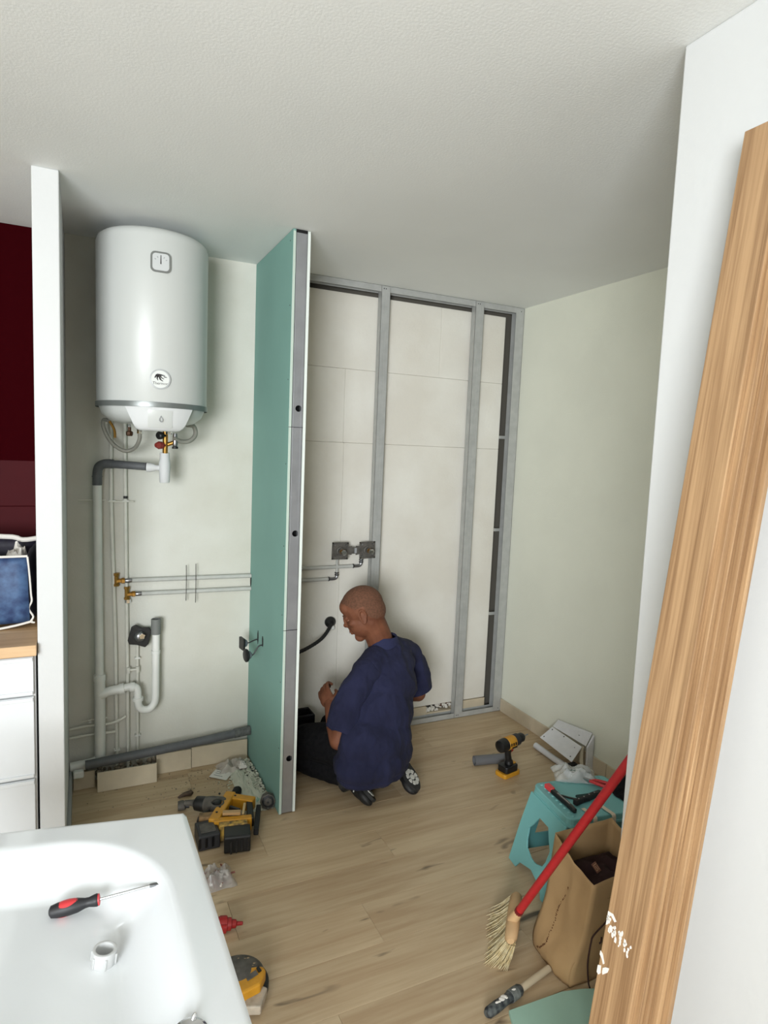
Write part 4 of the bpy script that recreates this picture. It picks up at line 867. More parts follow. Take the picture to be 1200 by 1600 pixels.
# ------------------------------------------------------------------ left floor: rotary hammer lying on its side
rh = thing('rotary_hammer', (0.53, 2.56, 0), 'yellow and black rotary hammer drill with two batteries lying on its side', 'rotary hammer')
def P3(*a): return Vector(a)
MB().tube([P3(.398, 2.735, .045), P3(.425, 2.722, .046), P3(.440, 2.712, .047)], [.011, .013, .018], n=16).build('chuck_nose', M_dusty, rh, world=True, smooth=True)
MB().tube([P3(.438, 2.714, .048), P3(.444, 2.709, .048), P3(.470, 2.690, .049), P3(.482, 2.682, .049)], [.020, .030, .032, .030], n=20).build('chuck_sleeve', M_black, rh, world=True, smooth=True)
MB().tube([P3(.478, 2.686, .050), P3(.500, 2.668, .050), P3(.540, 2.640, .050), P3(.560, 2.625, .050)], [.031, .037, .040, .034], n=20).build('gear_housing', M_dusty, rh, world=True, smooth=True)
MB(frame((.515, 2.615, 0.086))).lathe([(.030, -.03), (.030, .0), (.024, .003), (.022, -.004)], n=24, caps=True).build('selector_ring', M_dusty, rh, world=True, smooth=True)
MB(frame((.515, 2.615, 0.0865))).lathe([(.019, -.002), (.019, .004), (.014, .008)], n=20).build('selector_knob', M_black, rh, world=True, smooth=True)
Mh = frame((0, 0, 0.022))
def bar(p0, p1, w, h, nm, m, par=rh, z=0.055, bev=0.006):
    p0, p1 = Vector((*p0, z)), Vector((*p1, z)); d_ = p1 - p0
    M_ = axes(p0, (0, 0, 1), d_)
    return MB(M_).prism(rrect(h, w, min(w, h)*.14), 0, d_.length).build(nm, m, par, world=True, bevel=bev)
bar((.478, 2.500), (.590, 2.690), .046, .060, 'motor_housing', M_yellow, bev=.008)
bar((.572, 2.672), (.672, 2.598), .040, .052, 'top_housing', M_yellow, bev=.008)
bar((.655, 2.622), (.626, 2.470), .026, .040, 'rear_grip', M_black, bev=.006)
bar((.690, 2.590), (.636, 2.420), .020, .030, 'grip_overmould', M_blackr, bev=.006, z=.04)
bar((.480, 2.500), (.630, 2.470), .030, .056, 'foot_housing', M_yellow, bev=.006)
bar((.520, 2.520), (.590, 2.498), .022, .012, 'rating_plate', mat('dull_label', (186, 150, 104), .5), z=.092, bev=.001)
bar((.566, 2.600), (.600, 2.560), .012, .020, 'trigger', M_dark, z=.06, bev=.003)
bar((.625, 2.575), (.600, 2.500), .010, .014, 'trim_strip', mat('cream_strip', (206, 178, 130), .5), z=.078, bev=.002)
bar((.505, 2.415), (.606, 2.395), .085, .072, 'battery', M_black, z=.040, bev=.003)
bar((.494, 2.466), (.606, 2.444), .030, .070, 'battery_top', mat('worn_yellow', (200, 160, 70), .5, mott=.6, mscale=50, col2=(60, 50, 40)), z=.046, bev=.004)
bar((.408, 2.480), (.492, 2.480), .110, .066, 'dust_box', M_dark, z=.036, bev=.004)
for k in range(4): bar((.520 + .022*k, 2.352), (.521 + .022*k, 2.3505), .010, .050, 'battery_rib', M_dark, z=.040, bev=.001)
for k in range(3): bar((.412 + .026*k, 2.4235), (.4125 + .026*k, 2.4225), .014, .040, 'dust_box_rib', M_black, z=.038, bev=.001)
bar((.420, 2.475), (.480, 2.474), .060, .004, 'dust_box_label', M_dusty, z=.0705, bev=.001)
bar((.430, 2.560), (.500, 2.545), .040, .060, 'dust_box_lid', mat('tan_lid', (150, 118, 78), .6, mott=.5, mscale=40), z=.050, bev=.004)
MB().tube([P3(.500, 2.640, .04), P3(.450, 2.600, .05), P3(.432, 2.560, .05)], .012, n=10, smooth=3).build('dust_tube', M_dark, rh, world=True, smooth=True)
for k, (x, y) in enumerate(((.500, 2.545), (.520, 2.580), (.575, 2.665), (.600, 2.650))): MB(frame((x, y, .0855 if k < 2 else .0815))).lathe([(.005, 0), (.005, .002)], n=8).build('screw', M_black, rh, world=True)
t = thing('side_handle', (.61, 2.75, 0), 'black knobbed side handle lying just behind the yellow hammer drill', 'handle')
MB().tube([P3(.575, 2.705, .022), P3(.600, 2.735, .024)], [.009, .011], n=12).build('stem', M_yellow, t, world=True, smooth=True)
MB().tube([P3(.598, 2.733, .024), P3(.625, 2.765, .024), P3(.640, 2.785, .025), P3(.648, 2.795, .025)], [.015, .018, .022, .016], n=14).build('grip', M_blackr, t, world=True, smooth=True)
t = thing('hole_saw', (.745, 2.622, 0), 'grey metal hole saw cup standing beside the foot of the green partition', 'hole saw')
Mq = axes((.742, 2.628, .036), (0, 0, 1), (-.25, -1, .15))
MB(Mq).lathe([(.031, -.03), (.033, -.028), (.035, .006), (.030, .008), (.027, -.004), (.010, -.004)], n=8).build('cup', M_dusty, t, world=True)
MB(Mq).lathe([(.026, -.005), (.026, .001), (.020, .004)], n=24).build('hub', M_dark, t, world=True, smooth=True)
MB(Mq).lathe([(.019, .002), (.019, .006), (.006, .010), (.006, .0)], n=6).build('nut', M_dusty, t, world=True)
t = thing('drill_bit_holder', (.43, 2.80, 0), 'dusty dark metal chuck adaptor lying left of the hammer drill', 'adaptor')
MB().tube([P3(.372, 2.760, .022), P3(.392, 2.758, .022), P3(.405, 2.752, .022)], [.020, .022, .017], n=14).build('cup', M_dusty, t, world=True, smooth=True)
MB().tube([P3(.404, 2.752, .021), P3(.420, 2.748, .020)], [.010, .010], n=12).build('shank', M_dark, t, world=True, smooth=True)
MB().tube([P3(.385, 2.850, .010), P3(.412, 2.862, .012), P3(.445, 2.865, .014), P3(.450, 2.858, .014)], [.004, .010, .013, .006], n=10).build('rusty_bit', mat('rusty_steel', (92, 74, 60), .8, mott=.5, mscale=60), t, world=True, smooth=True)
# debris against the partition
random.seed(14); mb = MB(); mb2 = MB()
for i in range(900):
    y = random.uniform(2.62, 3.10); x = 0.770 - abs(random.gauss(0, .055)); x = max(x, .56)
    hgt = 0.030 * max(0, 1 - (0.77 - x)/.16) * (1 - abs((y - 2.88)/.30))
    s_ = random.uniform(.002, .007); z = random.uniform(0, max(hgt, .002)) + s_*.5
    x = min(x, .7715 - s_*1.2)
    (mb if random.random() < .93 else mb2).ell((x, y, z), (s_*random.uniform(.7, 1.2), s_*random.uniform(.7, 1.2), s_*.7), n=5, m=4)
v, f = crumple('', None, .708, 2.86, 0, .062, .235, .024, None, 2.9, n=26)
mb.add([p if p[0] < .7725 else (.7722, p[1], p[2]) for p in v], f)
tag(mb.build('plaster_debris', mat('plaster_crumbs', (206, 206, 190), .95)), 'heap of pale plaster crumbs against the foot of the green partition', 'debris', kind='stuff')
tag(mb2.build('dark_grit', M_dark), 'dark grit scattered over the plaster crumbs', 'grit', kind='stuff')
mb = MB(); random.seed(2)
for i in range(420):
    x = random.uniform(.0, .74); y = random.uniform(2.80, 3.10); s_ = random.uniform(.0012, .0035)
    if math.hypot((x - .6)/.5, (y - 2.98)/.2) < random.random()*1.3: mb.ell((x, y, s_*.5), (s_, s_*1.2, s_*.5), n=5, m=4)
tag(mb.build('floor_dust', M_grout), 'fine brown grit scattered over the floor of the left recess', 'grit', kind='stuff')
def scrap(name, poly, loc, rot, m, label, cat, grp=None, th=.001):
    o = MB().prism(poly, 0, th).build(name, m); o.location = loc; o.rotation_euler = rot; tag(o, label, cat, grp); return o
o = scrap('instruction_leaflet', [(-.045, -.030), (.045, -.030), (.047, .030), (-.043, .032)], (.602, 2.985, .008), (0.10, .05, math.radians(-38)), M_paper, 'small printed white leaflet lying left of the plaster crumbs', 'leaflet')
for k, (w, y) in enumerate(((.05, .018), (.03, .004), (.045, -.012))): MB().box((-.03, y, .001), (-.03 + w, y + .004, .0014)).build('printed_line', M_greyink, o)
random.seed(8)
v, f = crumple('', None, 0, 0, 0, 0.075, 0.055, 0.045, None, 5.1, n=18); o = MB().add(v, f).build('crumpled_wrapper', mat('dusty_clear_wrapper', (206, 196, 184), .4, mott=.2, mscale=30, alpha=.75), smooth=True); o.location = (.672, 3.040, 0); tag(o, 'crumpled translucent wrapper between the skirting tiles and the plaster crumbs', 'wrapper')
v, f = crumple('', None, 0, 0, 0, 0.020, 0.030, 0.024, None, 8.1, n=10, sharp=2.4); o = MB().add(v, f).build('white_tissue', M_paper, smooth=True); o.location = (.716, 3.02, 0.018); tag(o, 'small bright white paper scrap on top of the crumpled wrapper', 'paper scrap')
o = MB().prism([(0, -.018), (.042, -.020), (.040, .016), (.004, .020)], 0, .0125).build('board_scrap', mat('pale_green_board', (156, 190, 172), .8)); o.location = (.690, 2.690, .0005); o.rotation_euler = (0, 0, .9); tag(o, 'small pale green board scrap beside the hole saw', 'scrap')
# bag of wall plugs, red plug, circular tool by the tray
t = thing('plug_bag', (.447, 2.24, 0), 'clear bag of brown wall plugs on the floor beside the white tray', 'bag')
v, f = crumple('', None, 0, 0, 0, 0.060, 0.058, 0.050, None, 6.4, n=18); o = MB().add(v, f).build('film', mat('smoky_film', (200, 196, 192), .2, alpha=.45), t, smooth=True); o.location = (0, 0, 0)
random.seed(6); mb = MB(); mb2 = MB()
for k in range(46):
    a_ = random.uniform(0, 2*PI); r_ = 0.042*math.sqrt(random.random()); p = P3(r_*math.cos(a_), r_*math.sin(a_), random.uniform(.006, .026)); q = p + Vector((random.uniform(-1, 1), random.uniform(-1, 1), random.uniform(-.2, .2))).normalized()*.024
    (mb if k % 3 else mb2).cyl(p, q, .0035, n=6)
tag(mb.build('wall_plugs', mat('brown_plug', (122, 66, 54), .6), t), None, None, kind='stuff'); tag(mb2.build('white_screws', M_paper, t), None, None, kind='stuff')
t = thing('red_nozzle', (.444, 1.985, 0), 'dark red stepped plastic nozzle on the floor at the edge of the tray', 'nozzle')
MB(axes((.400, 1.985, .026), (0, 0, 1), (1, -.18, -.10))).lathe([(.010, -.01), (.024, 0), (.025, .028), (.020, .030), (.020, .042), (.014, .045), (.013, .058), (.007, .062), (.006, .080), (.003, .082)], n=16).build('cone', mat('dark_red_nozzle', (150, 30, 30), .45), t, world=True, smooth=True)
for k in range(6):
    a_ = k*PI/3; MB(axes((.400, 1.985, .026), (0, 0, 1), (1, -.18, -.10))).cbox((.022*math.cos(a_), .022*math.sin(a_), .016), (.008, .008, .022)).build('rib', mat('dark_red_nozzle', (150, 30, 30), .45), t, world=True)
t = thing('circular_saw_tool', (.42, 1.72, 0), 'round black and yellow cordless tool lying half under the tray edge', 'power tool')
Mc = frame((.408, 1.728, 0.045), (0, 0, 0))
MB(Mc).lathe([(.085, -.044), (.092, -.036), (.092, -.020), (.080, -.012)], n=40).build('guard', M_black, t, world=True, smooth=True)
MB(Mc).lathe([(.070, -.02), (.080, -.012), (.078, .008), (.060, .022), (.02, .026)], n=36).build('body', M_dusty, t, world=True, smooth=True)
MB(Mc).prism([(-.03, -.088), (.050, -.072), (.078, -.030), (.074, -.012), (.040, .000), (-.02, -.020)], -.012, .024).build('yellow_housing', M_yellow, t, world=True, bevel=.006)
MB(Mc).prism([(.018, -.050), (.052, -.038), (.048, -.022), (.016, -.034)], .024, .027).build('grey_badge', M_dusty, t, world=True)
MB(Mc).prism([(.055, -.034), (.064, -.030), (.060, -.012), (.052, -.016)], .0245, .028).build('switch', M_black, t, world=True)
MB(Mc).prism([(-.01, -.100), (.040, -.118), (.074, -.062), (.062, -.050), (.010, -.070)], -.032, -.004).build('pale_shoe', mat('dirty_cream', (190, 178, 160), .6, mott=.3, mscale=40), t, world=True, bevel=.004)
for k in range(14):
    a_ = random.uniform(0, 2*PI); r_ = random.uniform(.02, .055); MB(Mc).ell((r_*math.cos(a_), abs(r_*math.sin(a_)), .021), (.006, .004, .003), n=6, m=4).build('dust_patch', mat('tan_dust', (140, 122, 96), .9), t, world=True)

# ------------------------------------------------------------------ white shower tray resting on a trestle, bottom left
TC = Vector((0.254, 1.731, 0.600))
TX = Vector((0.99326, 0.01987, -0.11422)); TY = Vector((-0.02, 0.9998, 0.0)); TY = (TY - TX * TX.dot(TY)).normalized(); TZ = TX.cross(TY)
TM = Matrix((TX, TY, TZ)).transposed().to_4x4(); TM.translation = TC
def t_sd(x, y, hx=.33, hy=.40, r=.26, cx=-.40, cy=-.47):
    qx = abs(x - cx) - hx + r; qy = abs(y - cy) - hy + r
    return math.hypot(max(qx, 0), max(qy, 0)) + min(max(qx, qy), 0) - r
def t_h(x, y):
    t = min(max(-t_sd(x, y) / .13, 0), 1); h = -.075 * (t*t*(3 - 2*t))
    d = math.hypot(x + .40, y + .47)
    return h - 0.006 * max(0, 1 - d / .35) * t
ty = thing('shower_tray', tuple(TC), 'large white acrylic shower tray raised off the floor in the near left corner', 'shower tray')
nx, ny = 110, 124; v = []; f = []
for j in range(ny + 1):
    for i in range(nx + 1):
        x = -.80 + .80*i/nx; y = -.94 + .94*j/ny
        cxq = min(x + .8, -x); cyq = min(y + .94, -y); h = t_h(x, y)
        # round the outline corner and roll the lip
        lip = min(cxq, cyq); h -= 0.004 * (1 - min(lip / .008, 1))**2
        if cxq < .018 and cyq < .018:
            dx, dy = .018 - cxq, .018 - cyq; dd = math.hypot(dx, dy)
            if dd > .018:
                k = .018 / dd; x += math.copysign((dx - dx*k), -(x + .4)); y += math.copysign((dy - dy*k), -(y + .47))
        v.append((x, y, h))
for j in range(ny):
    for i in range(nx): f.append((j*(nx+1)+i, j*(nx+1)+i+1, (j+1)*(nx+1)+i+1, (j+1)*(nx+1)+i))
# skirt
bd_ = [i for i in range(nx)] + [(j)*(nx+1)+nx for j in range(ny)] + [ny*(nx+1)+i for i in range(nx, 0, -1)] + [j*(nx+1) for j in range(ny, 0, -1)]
base = len(v); v += [(v[i][0], v[i][1], -.035) for i in bd_]; n_ = len(bd_)
for k in range(n_): f.append((bd_[k], base + k, base + (k+1) % n_, bd_[(k+1) % n_]))
base2 = len(v); v += [(v[i][0]*.985 - .006, v[i][1]*.985 - .007, -.035) for i in bd_]
for k in range(n_): f.append((base + k, base2 + k, base2 + (k+1) % n_, base + (k+1) % n_))
MB(TM).add(v, f).build('tray_shell', M_acryl, ty, world=True, smooth=True, sharp=60)
MB(TM).add([(-.79, -.93, -.034), (-.01, -.93, -.034), (-.01, -.01, -.034), (-.79, -.01, -.034), (-.68, -.80, -.085), (-.12, -.80, -.085), (-.12, -.14, -.085), (-.68, -.14, -.085)],
           [(0,1,5,4), (1,2,6,5), (2,3,7,6), (3,0,4,7), (4,5,6,7)]).build('tray_underside', mat('fibreglass_grey', (190, 190, 180), .8), ty, world=True)
MB(TM @ frame((-.105, -.700, t_h(-.105, -.70) - .004))).lathe([(.030, 0), (.030, .008), (.024, .011), (.010, .006)], n=24).build('drain_cover', M_chrome, ty, world=True, smooth=True)
MB(TM @ frame((-.098, -.676, t_h(-.098, -.676)), (0, .2, 0))).lathe([(.005, 0), (.005, .012), (.002, .016)], n=10).build('drain_stem', M_chrome, ty, world=True, smooth=True)
tt = thing('trestle', (-.15, 1.25, 0), 'plain wooden trestle hidden beneath the white shower tray', 'trestle')
M_tr = wood_mat('trestle_pine', (206, 170, 120), (176, 136, 90), 1, 30)
for x in (-.42, .08):
    zt = TC.z - .10 + (0.254 - x) * .115 - .028
    MB().box((x - .03, .90, zt - .06), (x + .03, 1.60, zt)).build('cross_beam', M_tr, tt, world=True, bevel=.003)
    for y in (.98, 1.52):
        for s_ in (-1, 1): MB().tube([(x + s_*.015, y, zt - .05), (x + s_*.10, y, .0)], .019, n=4).build('leg', M_tr, tt, world=True)
# screwdriver in the tray
def tw(x, y, up=0): return TM @ Vector((x, y, t_h(x, y) + up))
sd_ = thing('screwdriver', tuple(tw(-.27, -.235)), 'red and black screwdriver lying in the white tray', 'screwdriver')
a = TM @ Vector((-.327, -.243, t_h(-.30, -.24) + .015)); b = TM @ Vector((-.100, -.276, -.0100)); d = (b - a)
Ms = axes(a, (0, 0, 1), d); L_ = d.length
MB(Ms).lathe([(.006, .0), (.0125, .004), (.0155, .018), (.0165, .038), (.0150, .058), (.0105, .074), (.0100, .082), (.0125, .092), (.0135, .098), (.0120, .102)], n=20).build('grip', M_dark, sd_, world=True, smooth=True)
red = MB(Ms)
for (t0, t1, a0, a1, r_) in ((.012, .060, -.9, .9, .0172), (.010, .045, 2.2, 3.3, .0168)):
    n1, n2 = 10, 8; vv = []
    for j in range(n1 + 1):
        tq = j / n1; z = t0 + (t1 - t0)*tq; w = math.sin(PI*min(max(tq, .04), .96))**.5; rr = r_ - .0035*abs(tq - .55)**2*4
        for i in range(n2 + 1):
            an = (a0 + a1)/2 + (a1 - a0)/2 * w * (2*i/n2 - 1); vv.append((rr*math.cos(an), rr*math.sin(an), z))
    red.add(vv, [(j*(n2+1)+i, (j+1)*(n2+1)+i, (j+1)*(n2+1)+i+1, j*(n2+1)+i+1) for j in range(n1) for i in range(n2)])
red.build('red_inlay', mat('coral_red_plastic', (214, 62, 66), .4), sd_, world=True, smooth=True)
MB(Ms).lathe([(.0115, .0955), (.0125, .099), (.0122, .1035), (.006, .105)], n=20).build('collar', mat('coral_red_plastic', (214, 62, 66), .4), sd_, world=True, smooth=True)
MB(Ms).lathe([(.0032, .100), (.0032, L_ - .03), (.0030, L_ - .022)], n=12).build('shaft', M_chrome, sd_, world=True, smooth=True)
MB(Ms).add([(x, y, z) for z, w, th in ((L_ - .024, .0030, .0030), (L_ - .008, .0048, .0014), (L_, .0042, .0007)) for x, y in ((-th, -w), (th, -w), (th, w), (-th, w))],
           [(0,1,5,4),(1,2,6,5),(2,3,7,6),(3,0,4,7),(4,5,9,8),(5,6,10,9),(6,7,11,10),(7,4,8,11),(8,9,10,11),(3,2,1,0)]).build('flat_tip', M_steel, sd_, world=True)
nt_ = thing('plastic_nut', tuple(tw(-.222, -.400)), 'white plastic ring nut standing in the basin of the tray', 'ring nut')
Mn = TM @ frame((-.222, -.403, t_h(-.222, -.403)), (.0, .0, .4))
MB(Mn).lathe([(.0175, 0.0), (.0235, 0.0), (.0240, .004), (.0235, .030), (.0205, .031), (.0175, .030), (.0165, .014), (.0175, 0)], n=32, caps=False).build('ring', M_gloss, nt_, world=True, smooth=True)
for k in range(6):
    a_ = k*PI/3 + .2; MB(Mn).cbox((.0245*math.cos(a_), .0245*math.sin(a_), .012), (.004, .004, .022)).build('lug', M_gloss, nt_, world=True, bevel=.001)

# ------------------------------------------------------------------ kitchen unit and worktop beyond the pier
ku = thing('kitchen_cabinet', (-.75, 2.8, 0), 'white kitchen base cabinet of drawers under the oak worktop beside the pier', 'cabinet')
MB().box((-1.35, 2.452, .0), (-.152, 3.10, .868)).build('carcass', M_gloss, ku, world=True)
Mz = mat('white_lacquered_front', (218, 221, 223), .35, coat=.1)
for z0, z1 in ((.725, .863), (.423, .719), (.105, .417)):
    fr = MB().box((-.75, 2.436, z0), (-.158, 2.450, z1)).build('drawer_front', Mz, ku, world=True, bevel=.002)
    MB().box((-.748, 2.431, z1 - .016), (-.160, 2.437, z1 - .002)).box((-.748, 2.431, z0 + .002), (-.160, 2.437, z0 + .014)).build('edge_moulding', Mz, fr, world=True, bevel=.002)
    fr = MB().box((-1.35, 2.436, z0), (-.756, 2.450, z1)).build('drawer_front', Mz, ku, world=True, bevel=.002)
wt = MB().box((-1.36 + 1.0, 2.418, .870), (-.147 + 1.0, 3.160, .908)).build('worktop', M_counter, bevel=.002); wt.location = (-1.0, 0, 0); tag(wt, 'pale oak worktop running left from the white pier', 'worktop')
# blue patterned shopping bag
bg = thing('shopping_bag', (-.42, 2.80, .908), 'blue patterned woven shopping bag with white piping on the worktop', 'bag')
M_blue = mat('blue_woven_print', (70, 98, 136), .6, mott=.6, mscale=26, col2=(36, 56, 96), bump=.2)
bx0, bx1, byn, byf, bz = -.72, -.186, 2.655, 2.93, .910
v, f = wallgrid((bx0, byn, bz), (bx1 + .005, byn, bz + .02), (bx0, byn - .012, bz + .275), (bx1, byn, bz + .268), 14, 10, .014, 2.4, (0, -1, 0), bulge=lambda u, w: (0, -.02*math.sin(PI*w), 0)); B_ = MB().add(v, f)
v, f = wallgrid((bx1 + .005, byn, bz + .02), (bx1 + .02, byf, bz), (bx1, byn, bz + .268), (bx1 + .020, byf, bz + .30), 10, 10, .012, 5.4, (1, 0, 0)); B2 = MB().add(v, f)
v, f = wallgrid((bx1 + .02, byf, bz), (bx0, byf, bz), (bx1 + .020, byf, bz + .30), (bx0, byf, bz + .30), 10, 8, .010, 5.9, (0, 1, 0)); B2.add(v, f)
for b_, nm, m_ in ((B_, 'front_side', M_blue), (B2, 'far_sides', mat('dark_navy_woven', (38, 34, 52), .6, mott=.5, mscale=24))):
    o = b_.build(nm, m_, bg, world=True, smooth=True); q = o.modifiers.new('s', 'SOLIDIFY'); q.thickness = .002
MB().tube([(bx0, byn - .014, bz + .277), (-.40, byn - .014, bz + .272), (bx1, byn - .002, bz + .270)], .0045, n=8, smooth=4).build('piping', M_paper, bg, world=True, smooth=True)
MB().tube([(bx1, byn - .002, bz + .268), (bx1 + .006, byn - .008, bz + .20), (bx1 + .010, byn - .008, bz + .13), (bx1 + .012, byn - .006, bz + .10), (bx1 + .002, byn - .006, bz + .072), (bx1 + .016, byn + .0, bz + .040), (bx1 + .008, byn - .004, bz + .022), (bx1 + .020, byn + .0, bz + .016)], .0035, n=8, smooth=4).build('piping', M_paper, bg, world=True, smooth=True)
MB().tube([(bx0, byn - .012, bz + .004), (-.34, byn - .016, bz + .004), (-.25, byn - .010, bz + .008), (bx1 + .014, byn, bz + .022)], .0045, n=8, smooth=4).build('piping', M_paper, bg, world=True, smooth=True)
MB().tube([(bx0, byf, bz + .305), (-.30, byf - .02, bz + .310), (-.22, byf - .03, bz + .296), (bx1 + .018, byf - .02, bz + .300)], .010, n=8, smooth=4).build('rolled_rim', M_paper, bg, world=True, smooth=True)
v, f = crumple('', None, -.45, 2.79, bz + .19, .25, .11, .09, None, 4.4, n=16); MB().add(v, f).build('contents', mat('dark_olive_cloth', (34, 36, 28), .9), bg, world=True, smooth=True)
v, f = crumple('', None, -.235, 2.83, bz + .215, .04, .07, .08, None, 1.4, n=12); MB().add(v, f).build('white_liner', M_paper, bg, world=True, smooth=True)

# ------------------------------------------------------------------ kneeling worker
pr_ = thing('person', (1.27, 2.60, 0), 'person in navy short-sleeved shirt and black trousers kneeling with back to the camera', 'person')
V = Vector
ang = math.radians(30)
rv = V((math.cos(ang), math.sin(ang), 0)); fv = V((-math.sin(ang), math.cos(ang), 0))
Rb = Matrix((rv, fv, V((0, 0, 1)))).transposed().to_4x4()
def bell(mb, c, r, tilt=0, roll=0):                                                   # ellipsoid turned with the body
    M = Matrix.Translation(c) @ Rb @ Euler((tilt, roll, 0)).to_matrix().to_4x4(); mb.ell(M, r, n=24, m=16)
def limb(mb, pts, rad, n=16):
    pts = [V(p) for p in pts]
    P = spline(pts, 6); Rr = []
    for i in range(len(P)):
        t = i / 6; k = min(int(t), len(rad) - 2); u = t - k; Rr.append(rad[k] * (1 - u) + rad[k+1] * u)
    mb.tube(P, Rr, n=n); mb.ell(pts[0], [rad[0]]*3); mb.ell(pts[-1], [rad[-1]]*3)
hipL, hipR = V((1.195, 2.570, .215)), V((1.345, 2.655, .215))
kneL, kneR = V((.955, 2.935, .085)), V((1.200, 3.020, .085))
ankL, ankR = V((1.150, 2.600, .075)), V((1.388, 2.640, .080))
shL, shR = V((1.218, 2.655, .575)), V((1.532, 2.836, .570))
elL, wrL = V((1.060, 2.602, .278)), V((1.082, 2.775, .375))
elR, wrR = V((1.602, 2.832, .345)), V((1.440, 2.985, .300))
hc = V((1.236, 2.775, .826))
F = V((-.84*math.cos(.50), .543*math.cos(.50), -math.sin(.50))).normalized(); Rt = F.cross(V((0, 0, 1))).normalized(); U = Rt.cross(F)
HM = Matrix((Rt, F, U)).transposed().to_4x4(); HM.translation = hc; HM = HM @ Matrix.Diagonal((1.06, 1.07, 1.10, 1))
body = MB()
# trunk, neck, arms and legs as one surface
for c, r, t in (((1.270, 2.605, .205), (.150, .100, .105), 0), ((1.300, 2.650, .36), (.125, .085, .14), -.15), ((1.345, 2.705, .49), (.135, .080, .11), -.2), ((1.370, 2.745, .550), (.125, .055, .045), 0)): bell(body, c, r, t)
neck0 = V((1.350, 2.748, .632))
limb(body, [neck0 + V((0, 0, -.02)), (1.320, 2.760, .705), hc + F*-.024 + U*-.040], [.062, .066, .066])
limb(body, [shL, (shL + elL)/2 + V((-.012, 0, .01)), elL], [.052, .046, .040]); limb(body, [elL, (elL*.6 + wrL*.4), wrL], [.041, .040, .027])
limb(body, [shR, (shR + elR)/2 + V((.012, 0, .01)), elR], [.052, .046, .040]); limb(body, [elR, (elR*.6 + wrR*.4), wrR], [.041, .039, .027])
for h_, k_, a_ in ((hipL, kneL, ankL), (hipR, kneR, ankR)):
    limb(body, [h_, (h_ + k_)/2 + V((0, 0, .03)), k_ + V((0, 0, .03))], [.080, .070, .050]); limb(body, [k_, (k_ + a_)/2, a_], [.048, .046, .032])
def hand(mb, w, d, nrm, thumb_side, curl=1.0):
    """palm with four fingers of different lengths curled towards nrm and a thumb leaving the side of the palm"""
    d = d.normalized(); nrm = (nrm - d*nrm.dot(d)).normalized(); s_ = d.cross(nrm) * thumb_side
    M = Matrix((s_, d, nrm)).transposed().to_4x4(); M.translation = w + d*.048
    mb.ell(M, (.041, .052, .018), n=16, m=10)
    mb.tube([w - d*.02, w + d*.02], [.026, .025], n=12)
    for k, (off, ln, r) in enumerate(((.030, .90, .0098), (.010, 1.0, .0102), (-.011, .94, .0098), (-.030, .76, .0086))):
        p = w + d*.085 + s_*off; a = .35*curl; pts = [p - d*.02]
        q = p
        for seg, da in ((.040*ln, .55*curl), (.027*ln, .85*curl), (.022*ln, .6*curl)):
            pts.append(q); q = q + (d*math.cos(a) + nrm*math.sin(a))*seg; a += da
        pts.append(q); mb.tube(spline(pts, 4), [r*1.05, r, r*.95, r*.82], n=10); mb.ell(q, [r*.85]*3, n=8, m=6)
    b0 = w + d*.022 + s_*.030
    pts = [b0 - s_*.012, b0 + s_*.010 + nrm*.008, b0 + s_*.022 + d*.022 + nrm*.022, b0 + s_*.016 + d*.046 + nrm*.034]
    mb.tube(spline(pts, 4), [.013, .012, .011, .009], n=10); mb.ell(pts[-1], [.009]*3, n=8, m=6)
hand(body, wrL, V((-.05, .85, .42)), V((.75, .35, -.35)), -1)
hand(body, wrR, V((-.80, .55, .0)), V((-.3, -.6, .5)), 1)
# head: cranium, face, jaw, brow, nose, lips, ears
def he(c, r, rot=(0, 0, 0)): body.ell(HM @ Matrix.Translation(c) @ Euler(rot).to_matrix().to_4x4(), r, n=22, m=16)
he((0, -.014, .032), (.076, .099, .086)); he((0, -.040, .000), (.070, .070, .075)); he((0, .022, -.030), (.060, .066, .078)); he((0, .010, -.055), (.054, .060, .045))
he((0, .058, -.092), (.027, .026, .024)); he((0, .046, .052), (.060, .042, .040)); he((.029, .072, .014), (.022, .013, .009), (0, .15, -.3)); he((-.029, .072, .014), (.022, .013, .009), (0, -.15, .3))
he((0, .084, .002), (.0105, .014, .028), (.30, 0, 0)); he((0, .094, -.020), (.0125, .015, .012)); he((.011, .088, -.023), (.009, .011, .009)); he((-.011, .088, -.023), (.009, .011, .009)); he((0, .078, -.040), (.024, .014, .016))
he((0, .083, -.052), (.023, .012, .0065)); he((0, .081, -.064), (.020, .012, .007)); he((.040, .050, -.018), (.020, .022, .018)); he((-.040, .050, -.018), (.020, .022, .018))
for s_ in (-1, 1):
    M_ = HM @ frame((s_*.076, -.012, -.006), (.15, 0, s_*-.35)); n_ = 20
    body.tube([M_ @ V((s_*.004 + s_*.003*math.sin(2*PI*i/n_), .0165*math.cos(2*PI*i/n_) * (1 if math.sin(2*PI*i/n_) > 0 else .75), .030*math.sin(2*PI*i/n_))) for i in range(n_ + 1)], .0052, n=8)
    body.ell(M_ @ Matrix.Translation((0, -.002, -.002)), (.005, .013, .024), n=12, m=8); body.ell(M_ @ Matrix.Translation((s_*.002, .014, -.004)), (.006, .005, .007), n=8, m=6)
bo = organic(body, 'body', M_skin, pr_, voxel=.0036, iters=3)
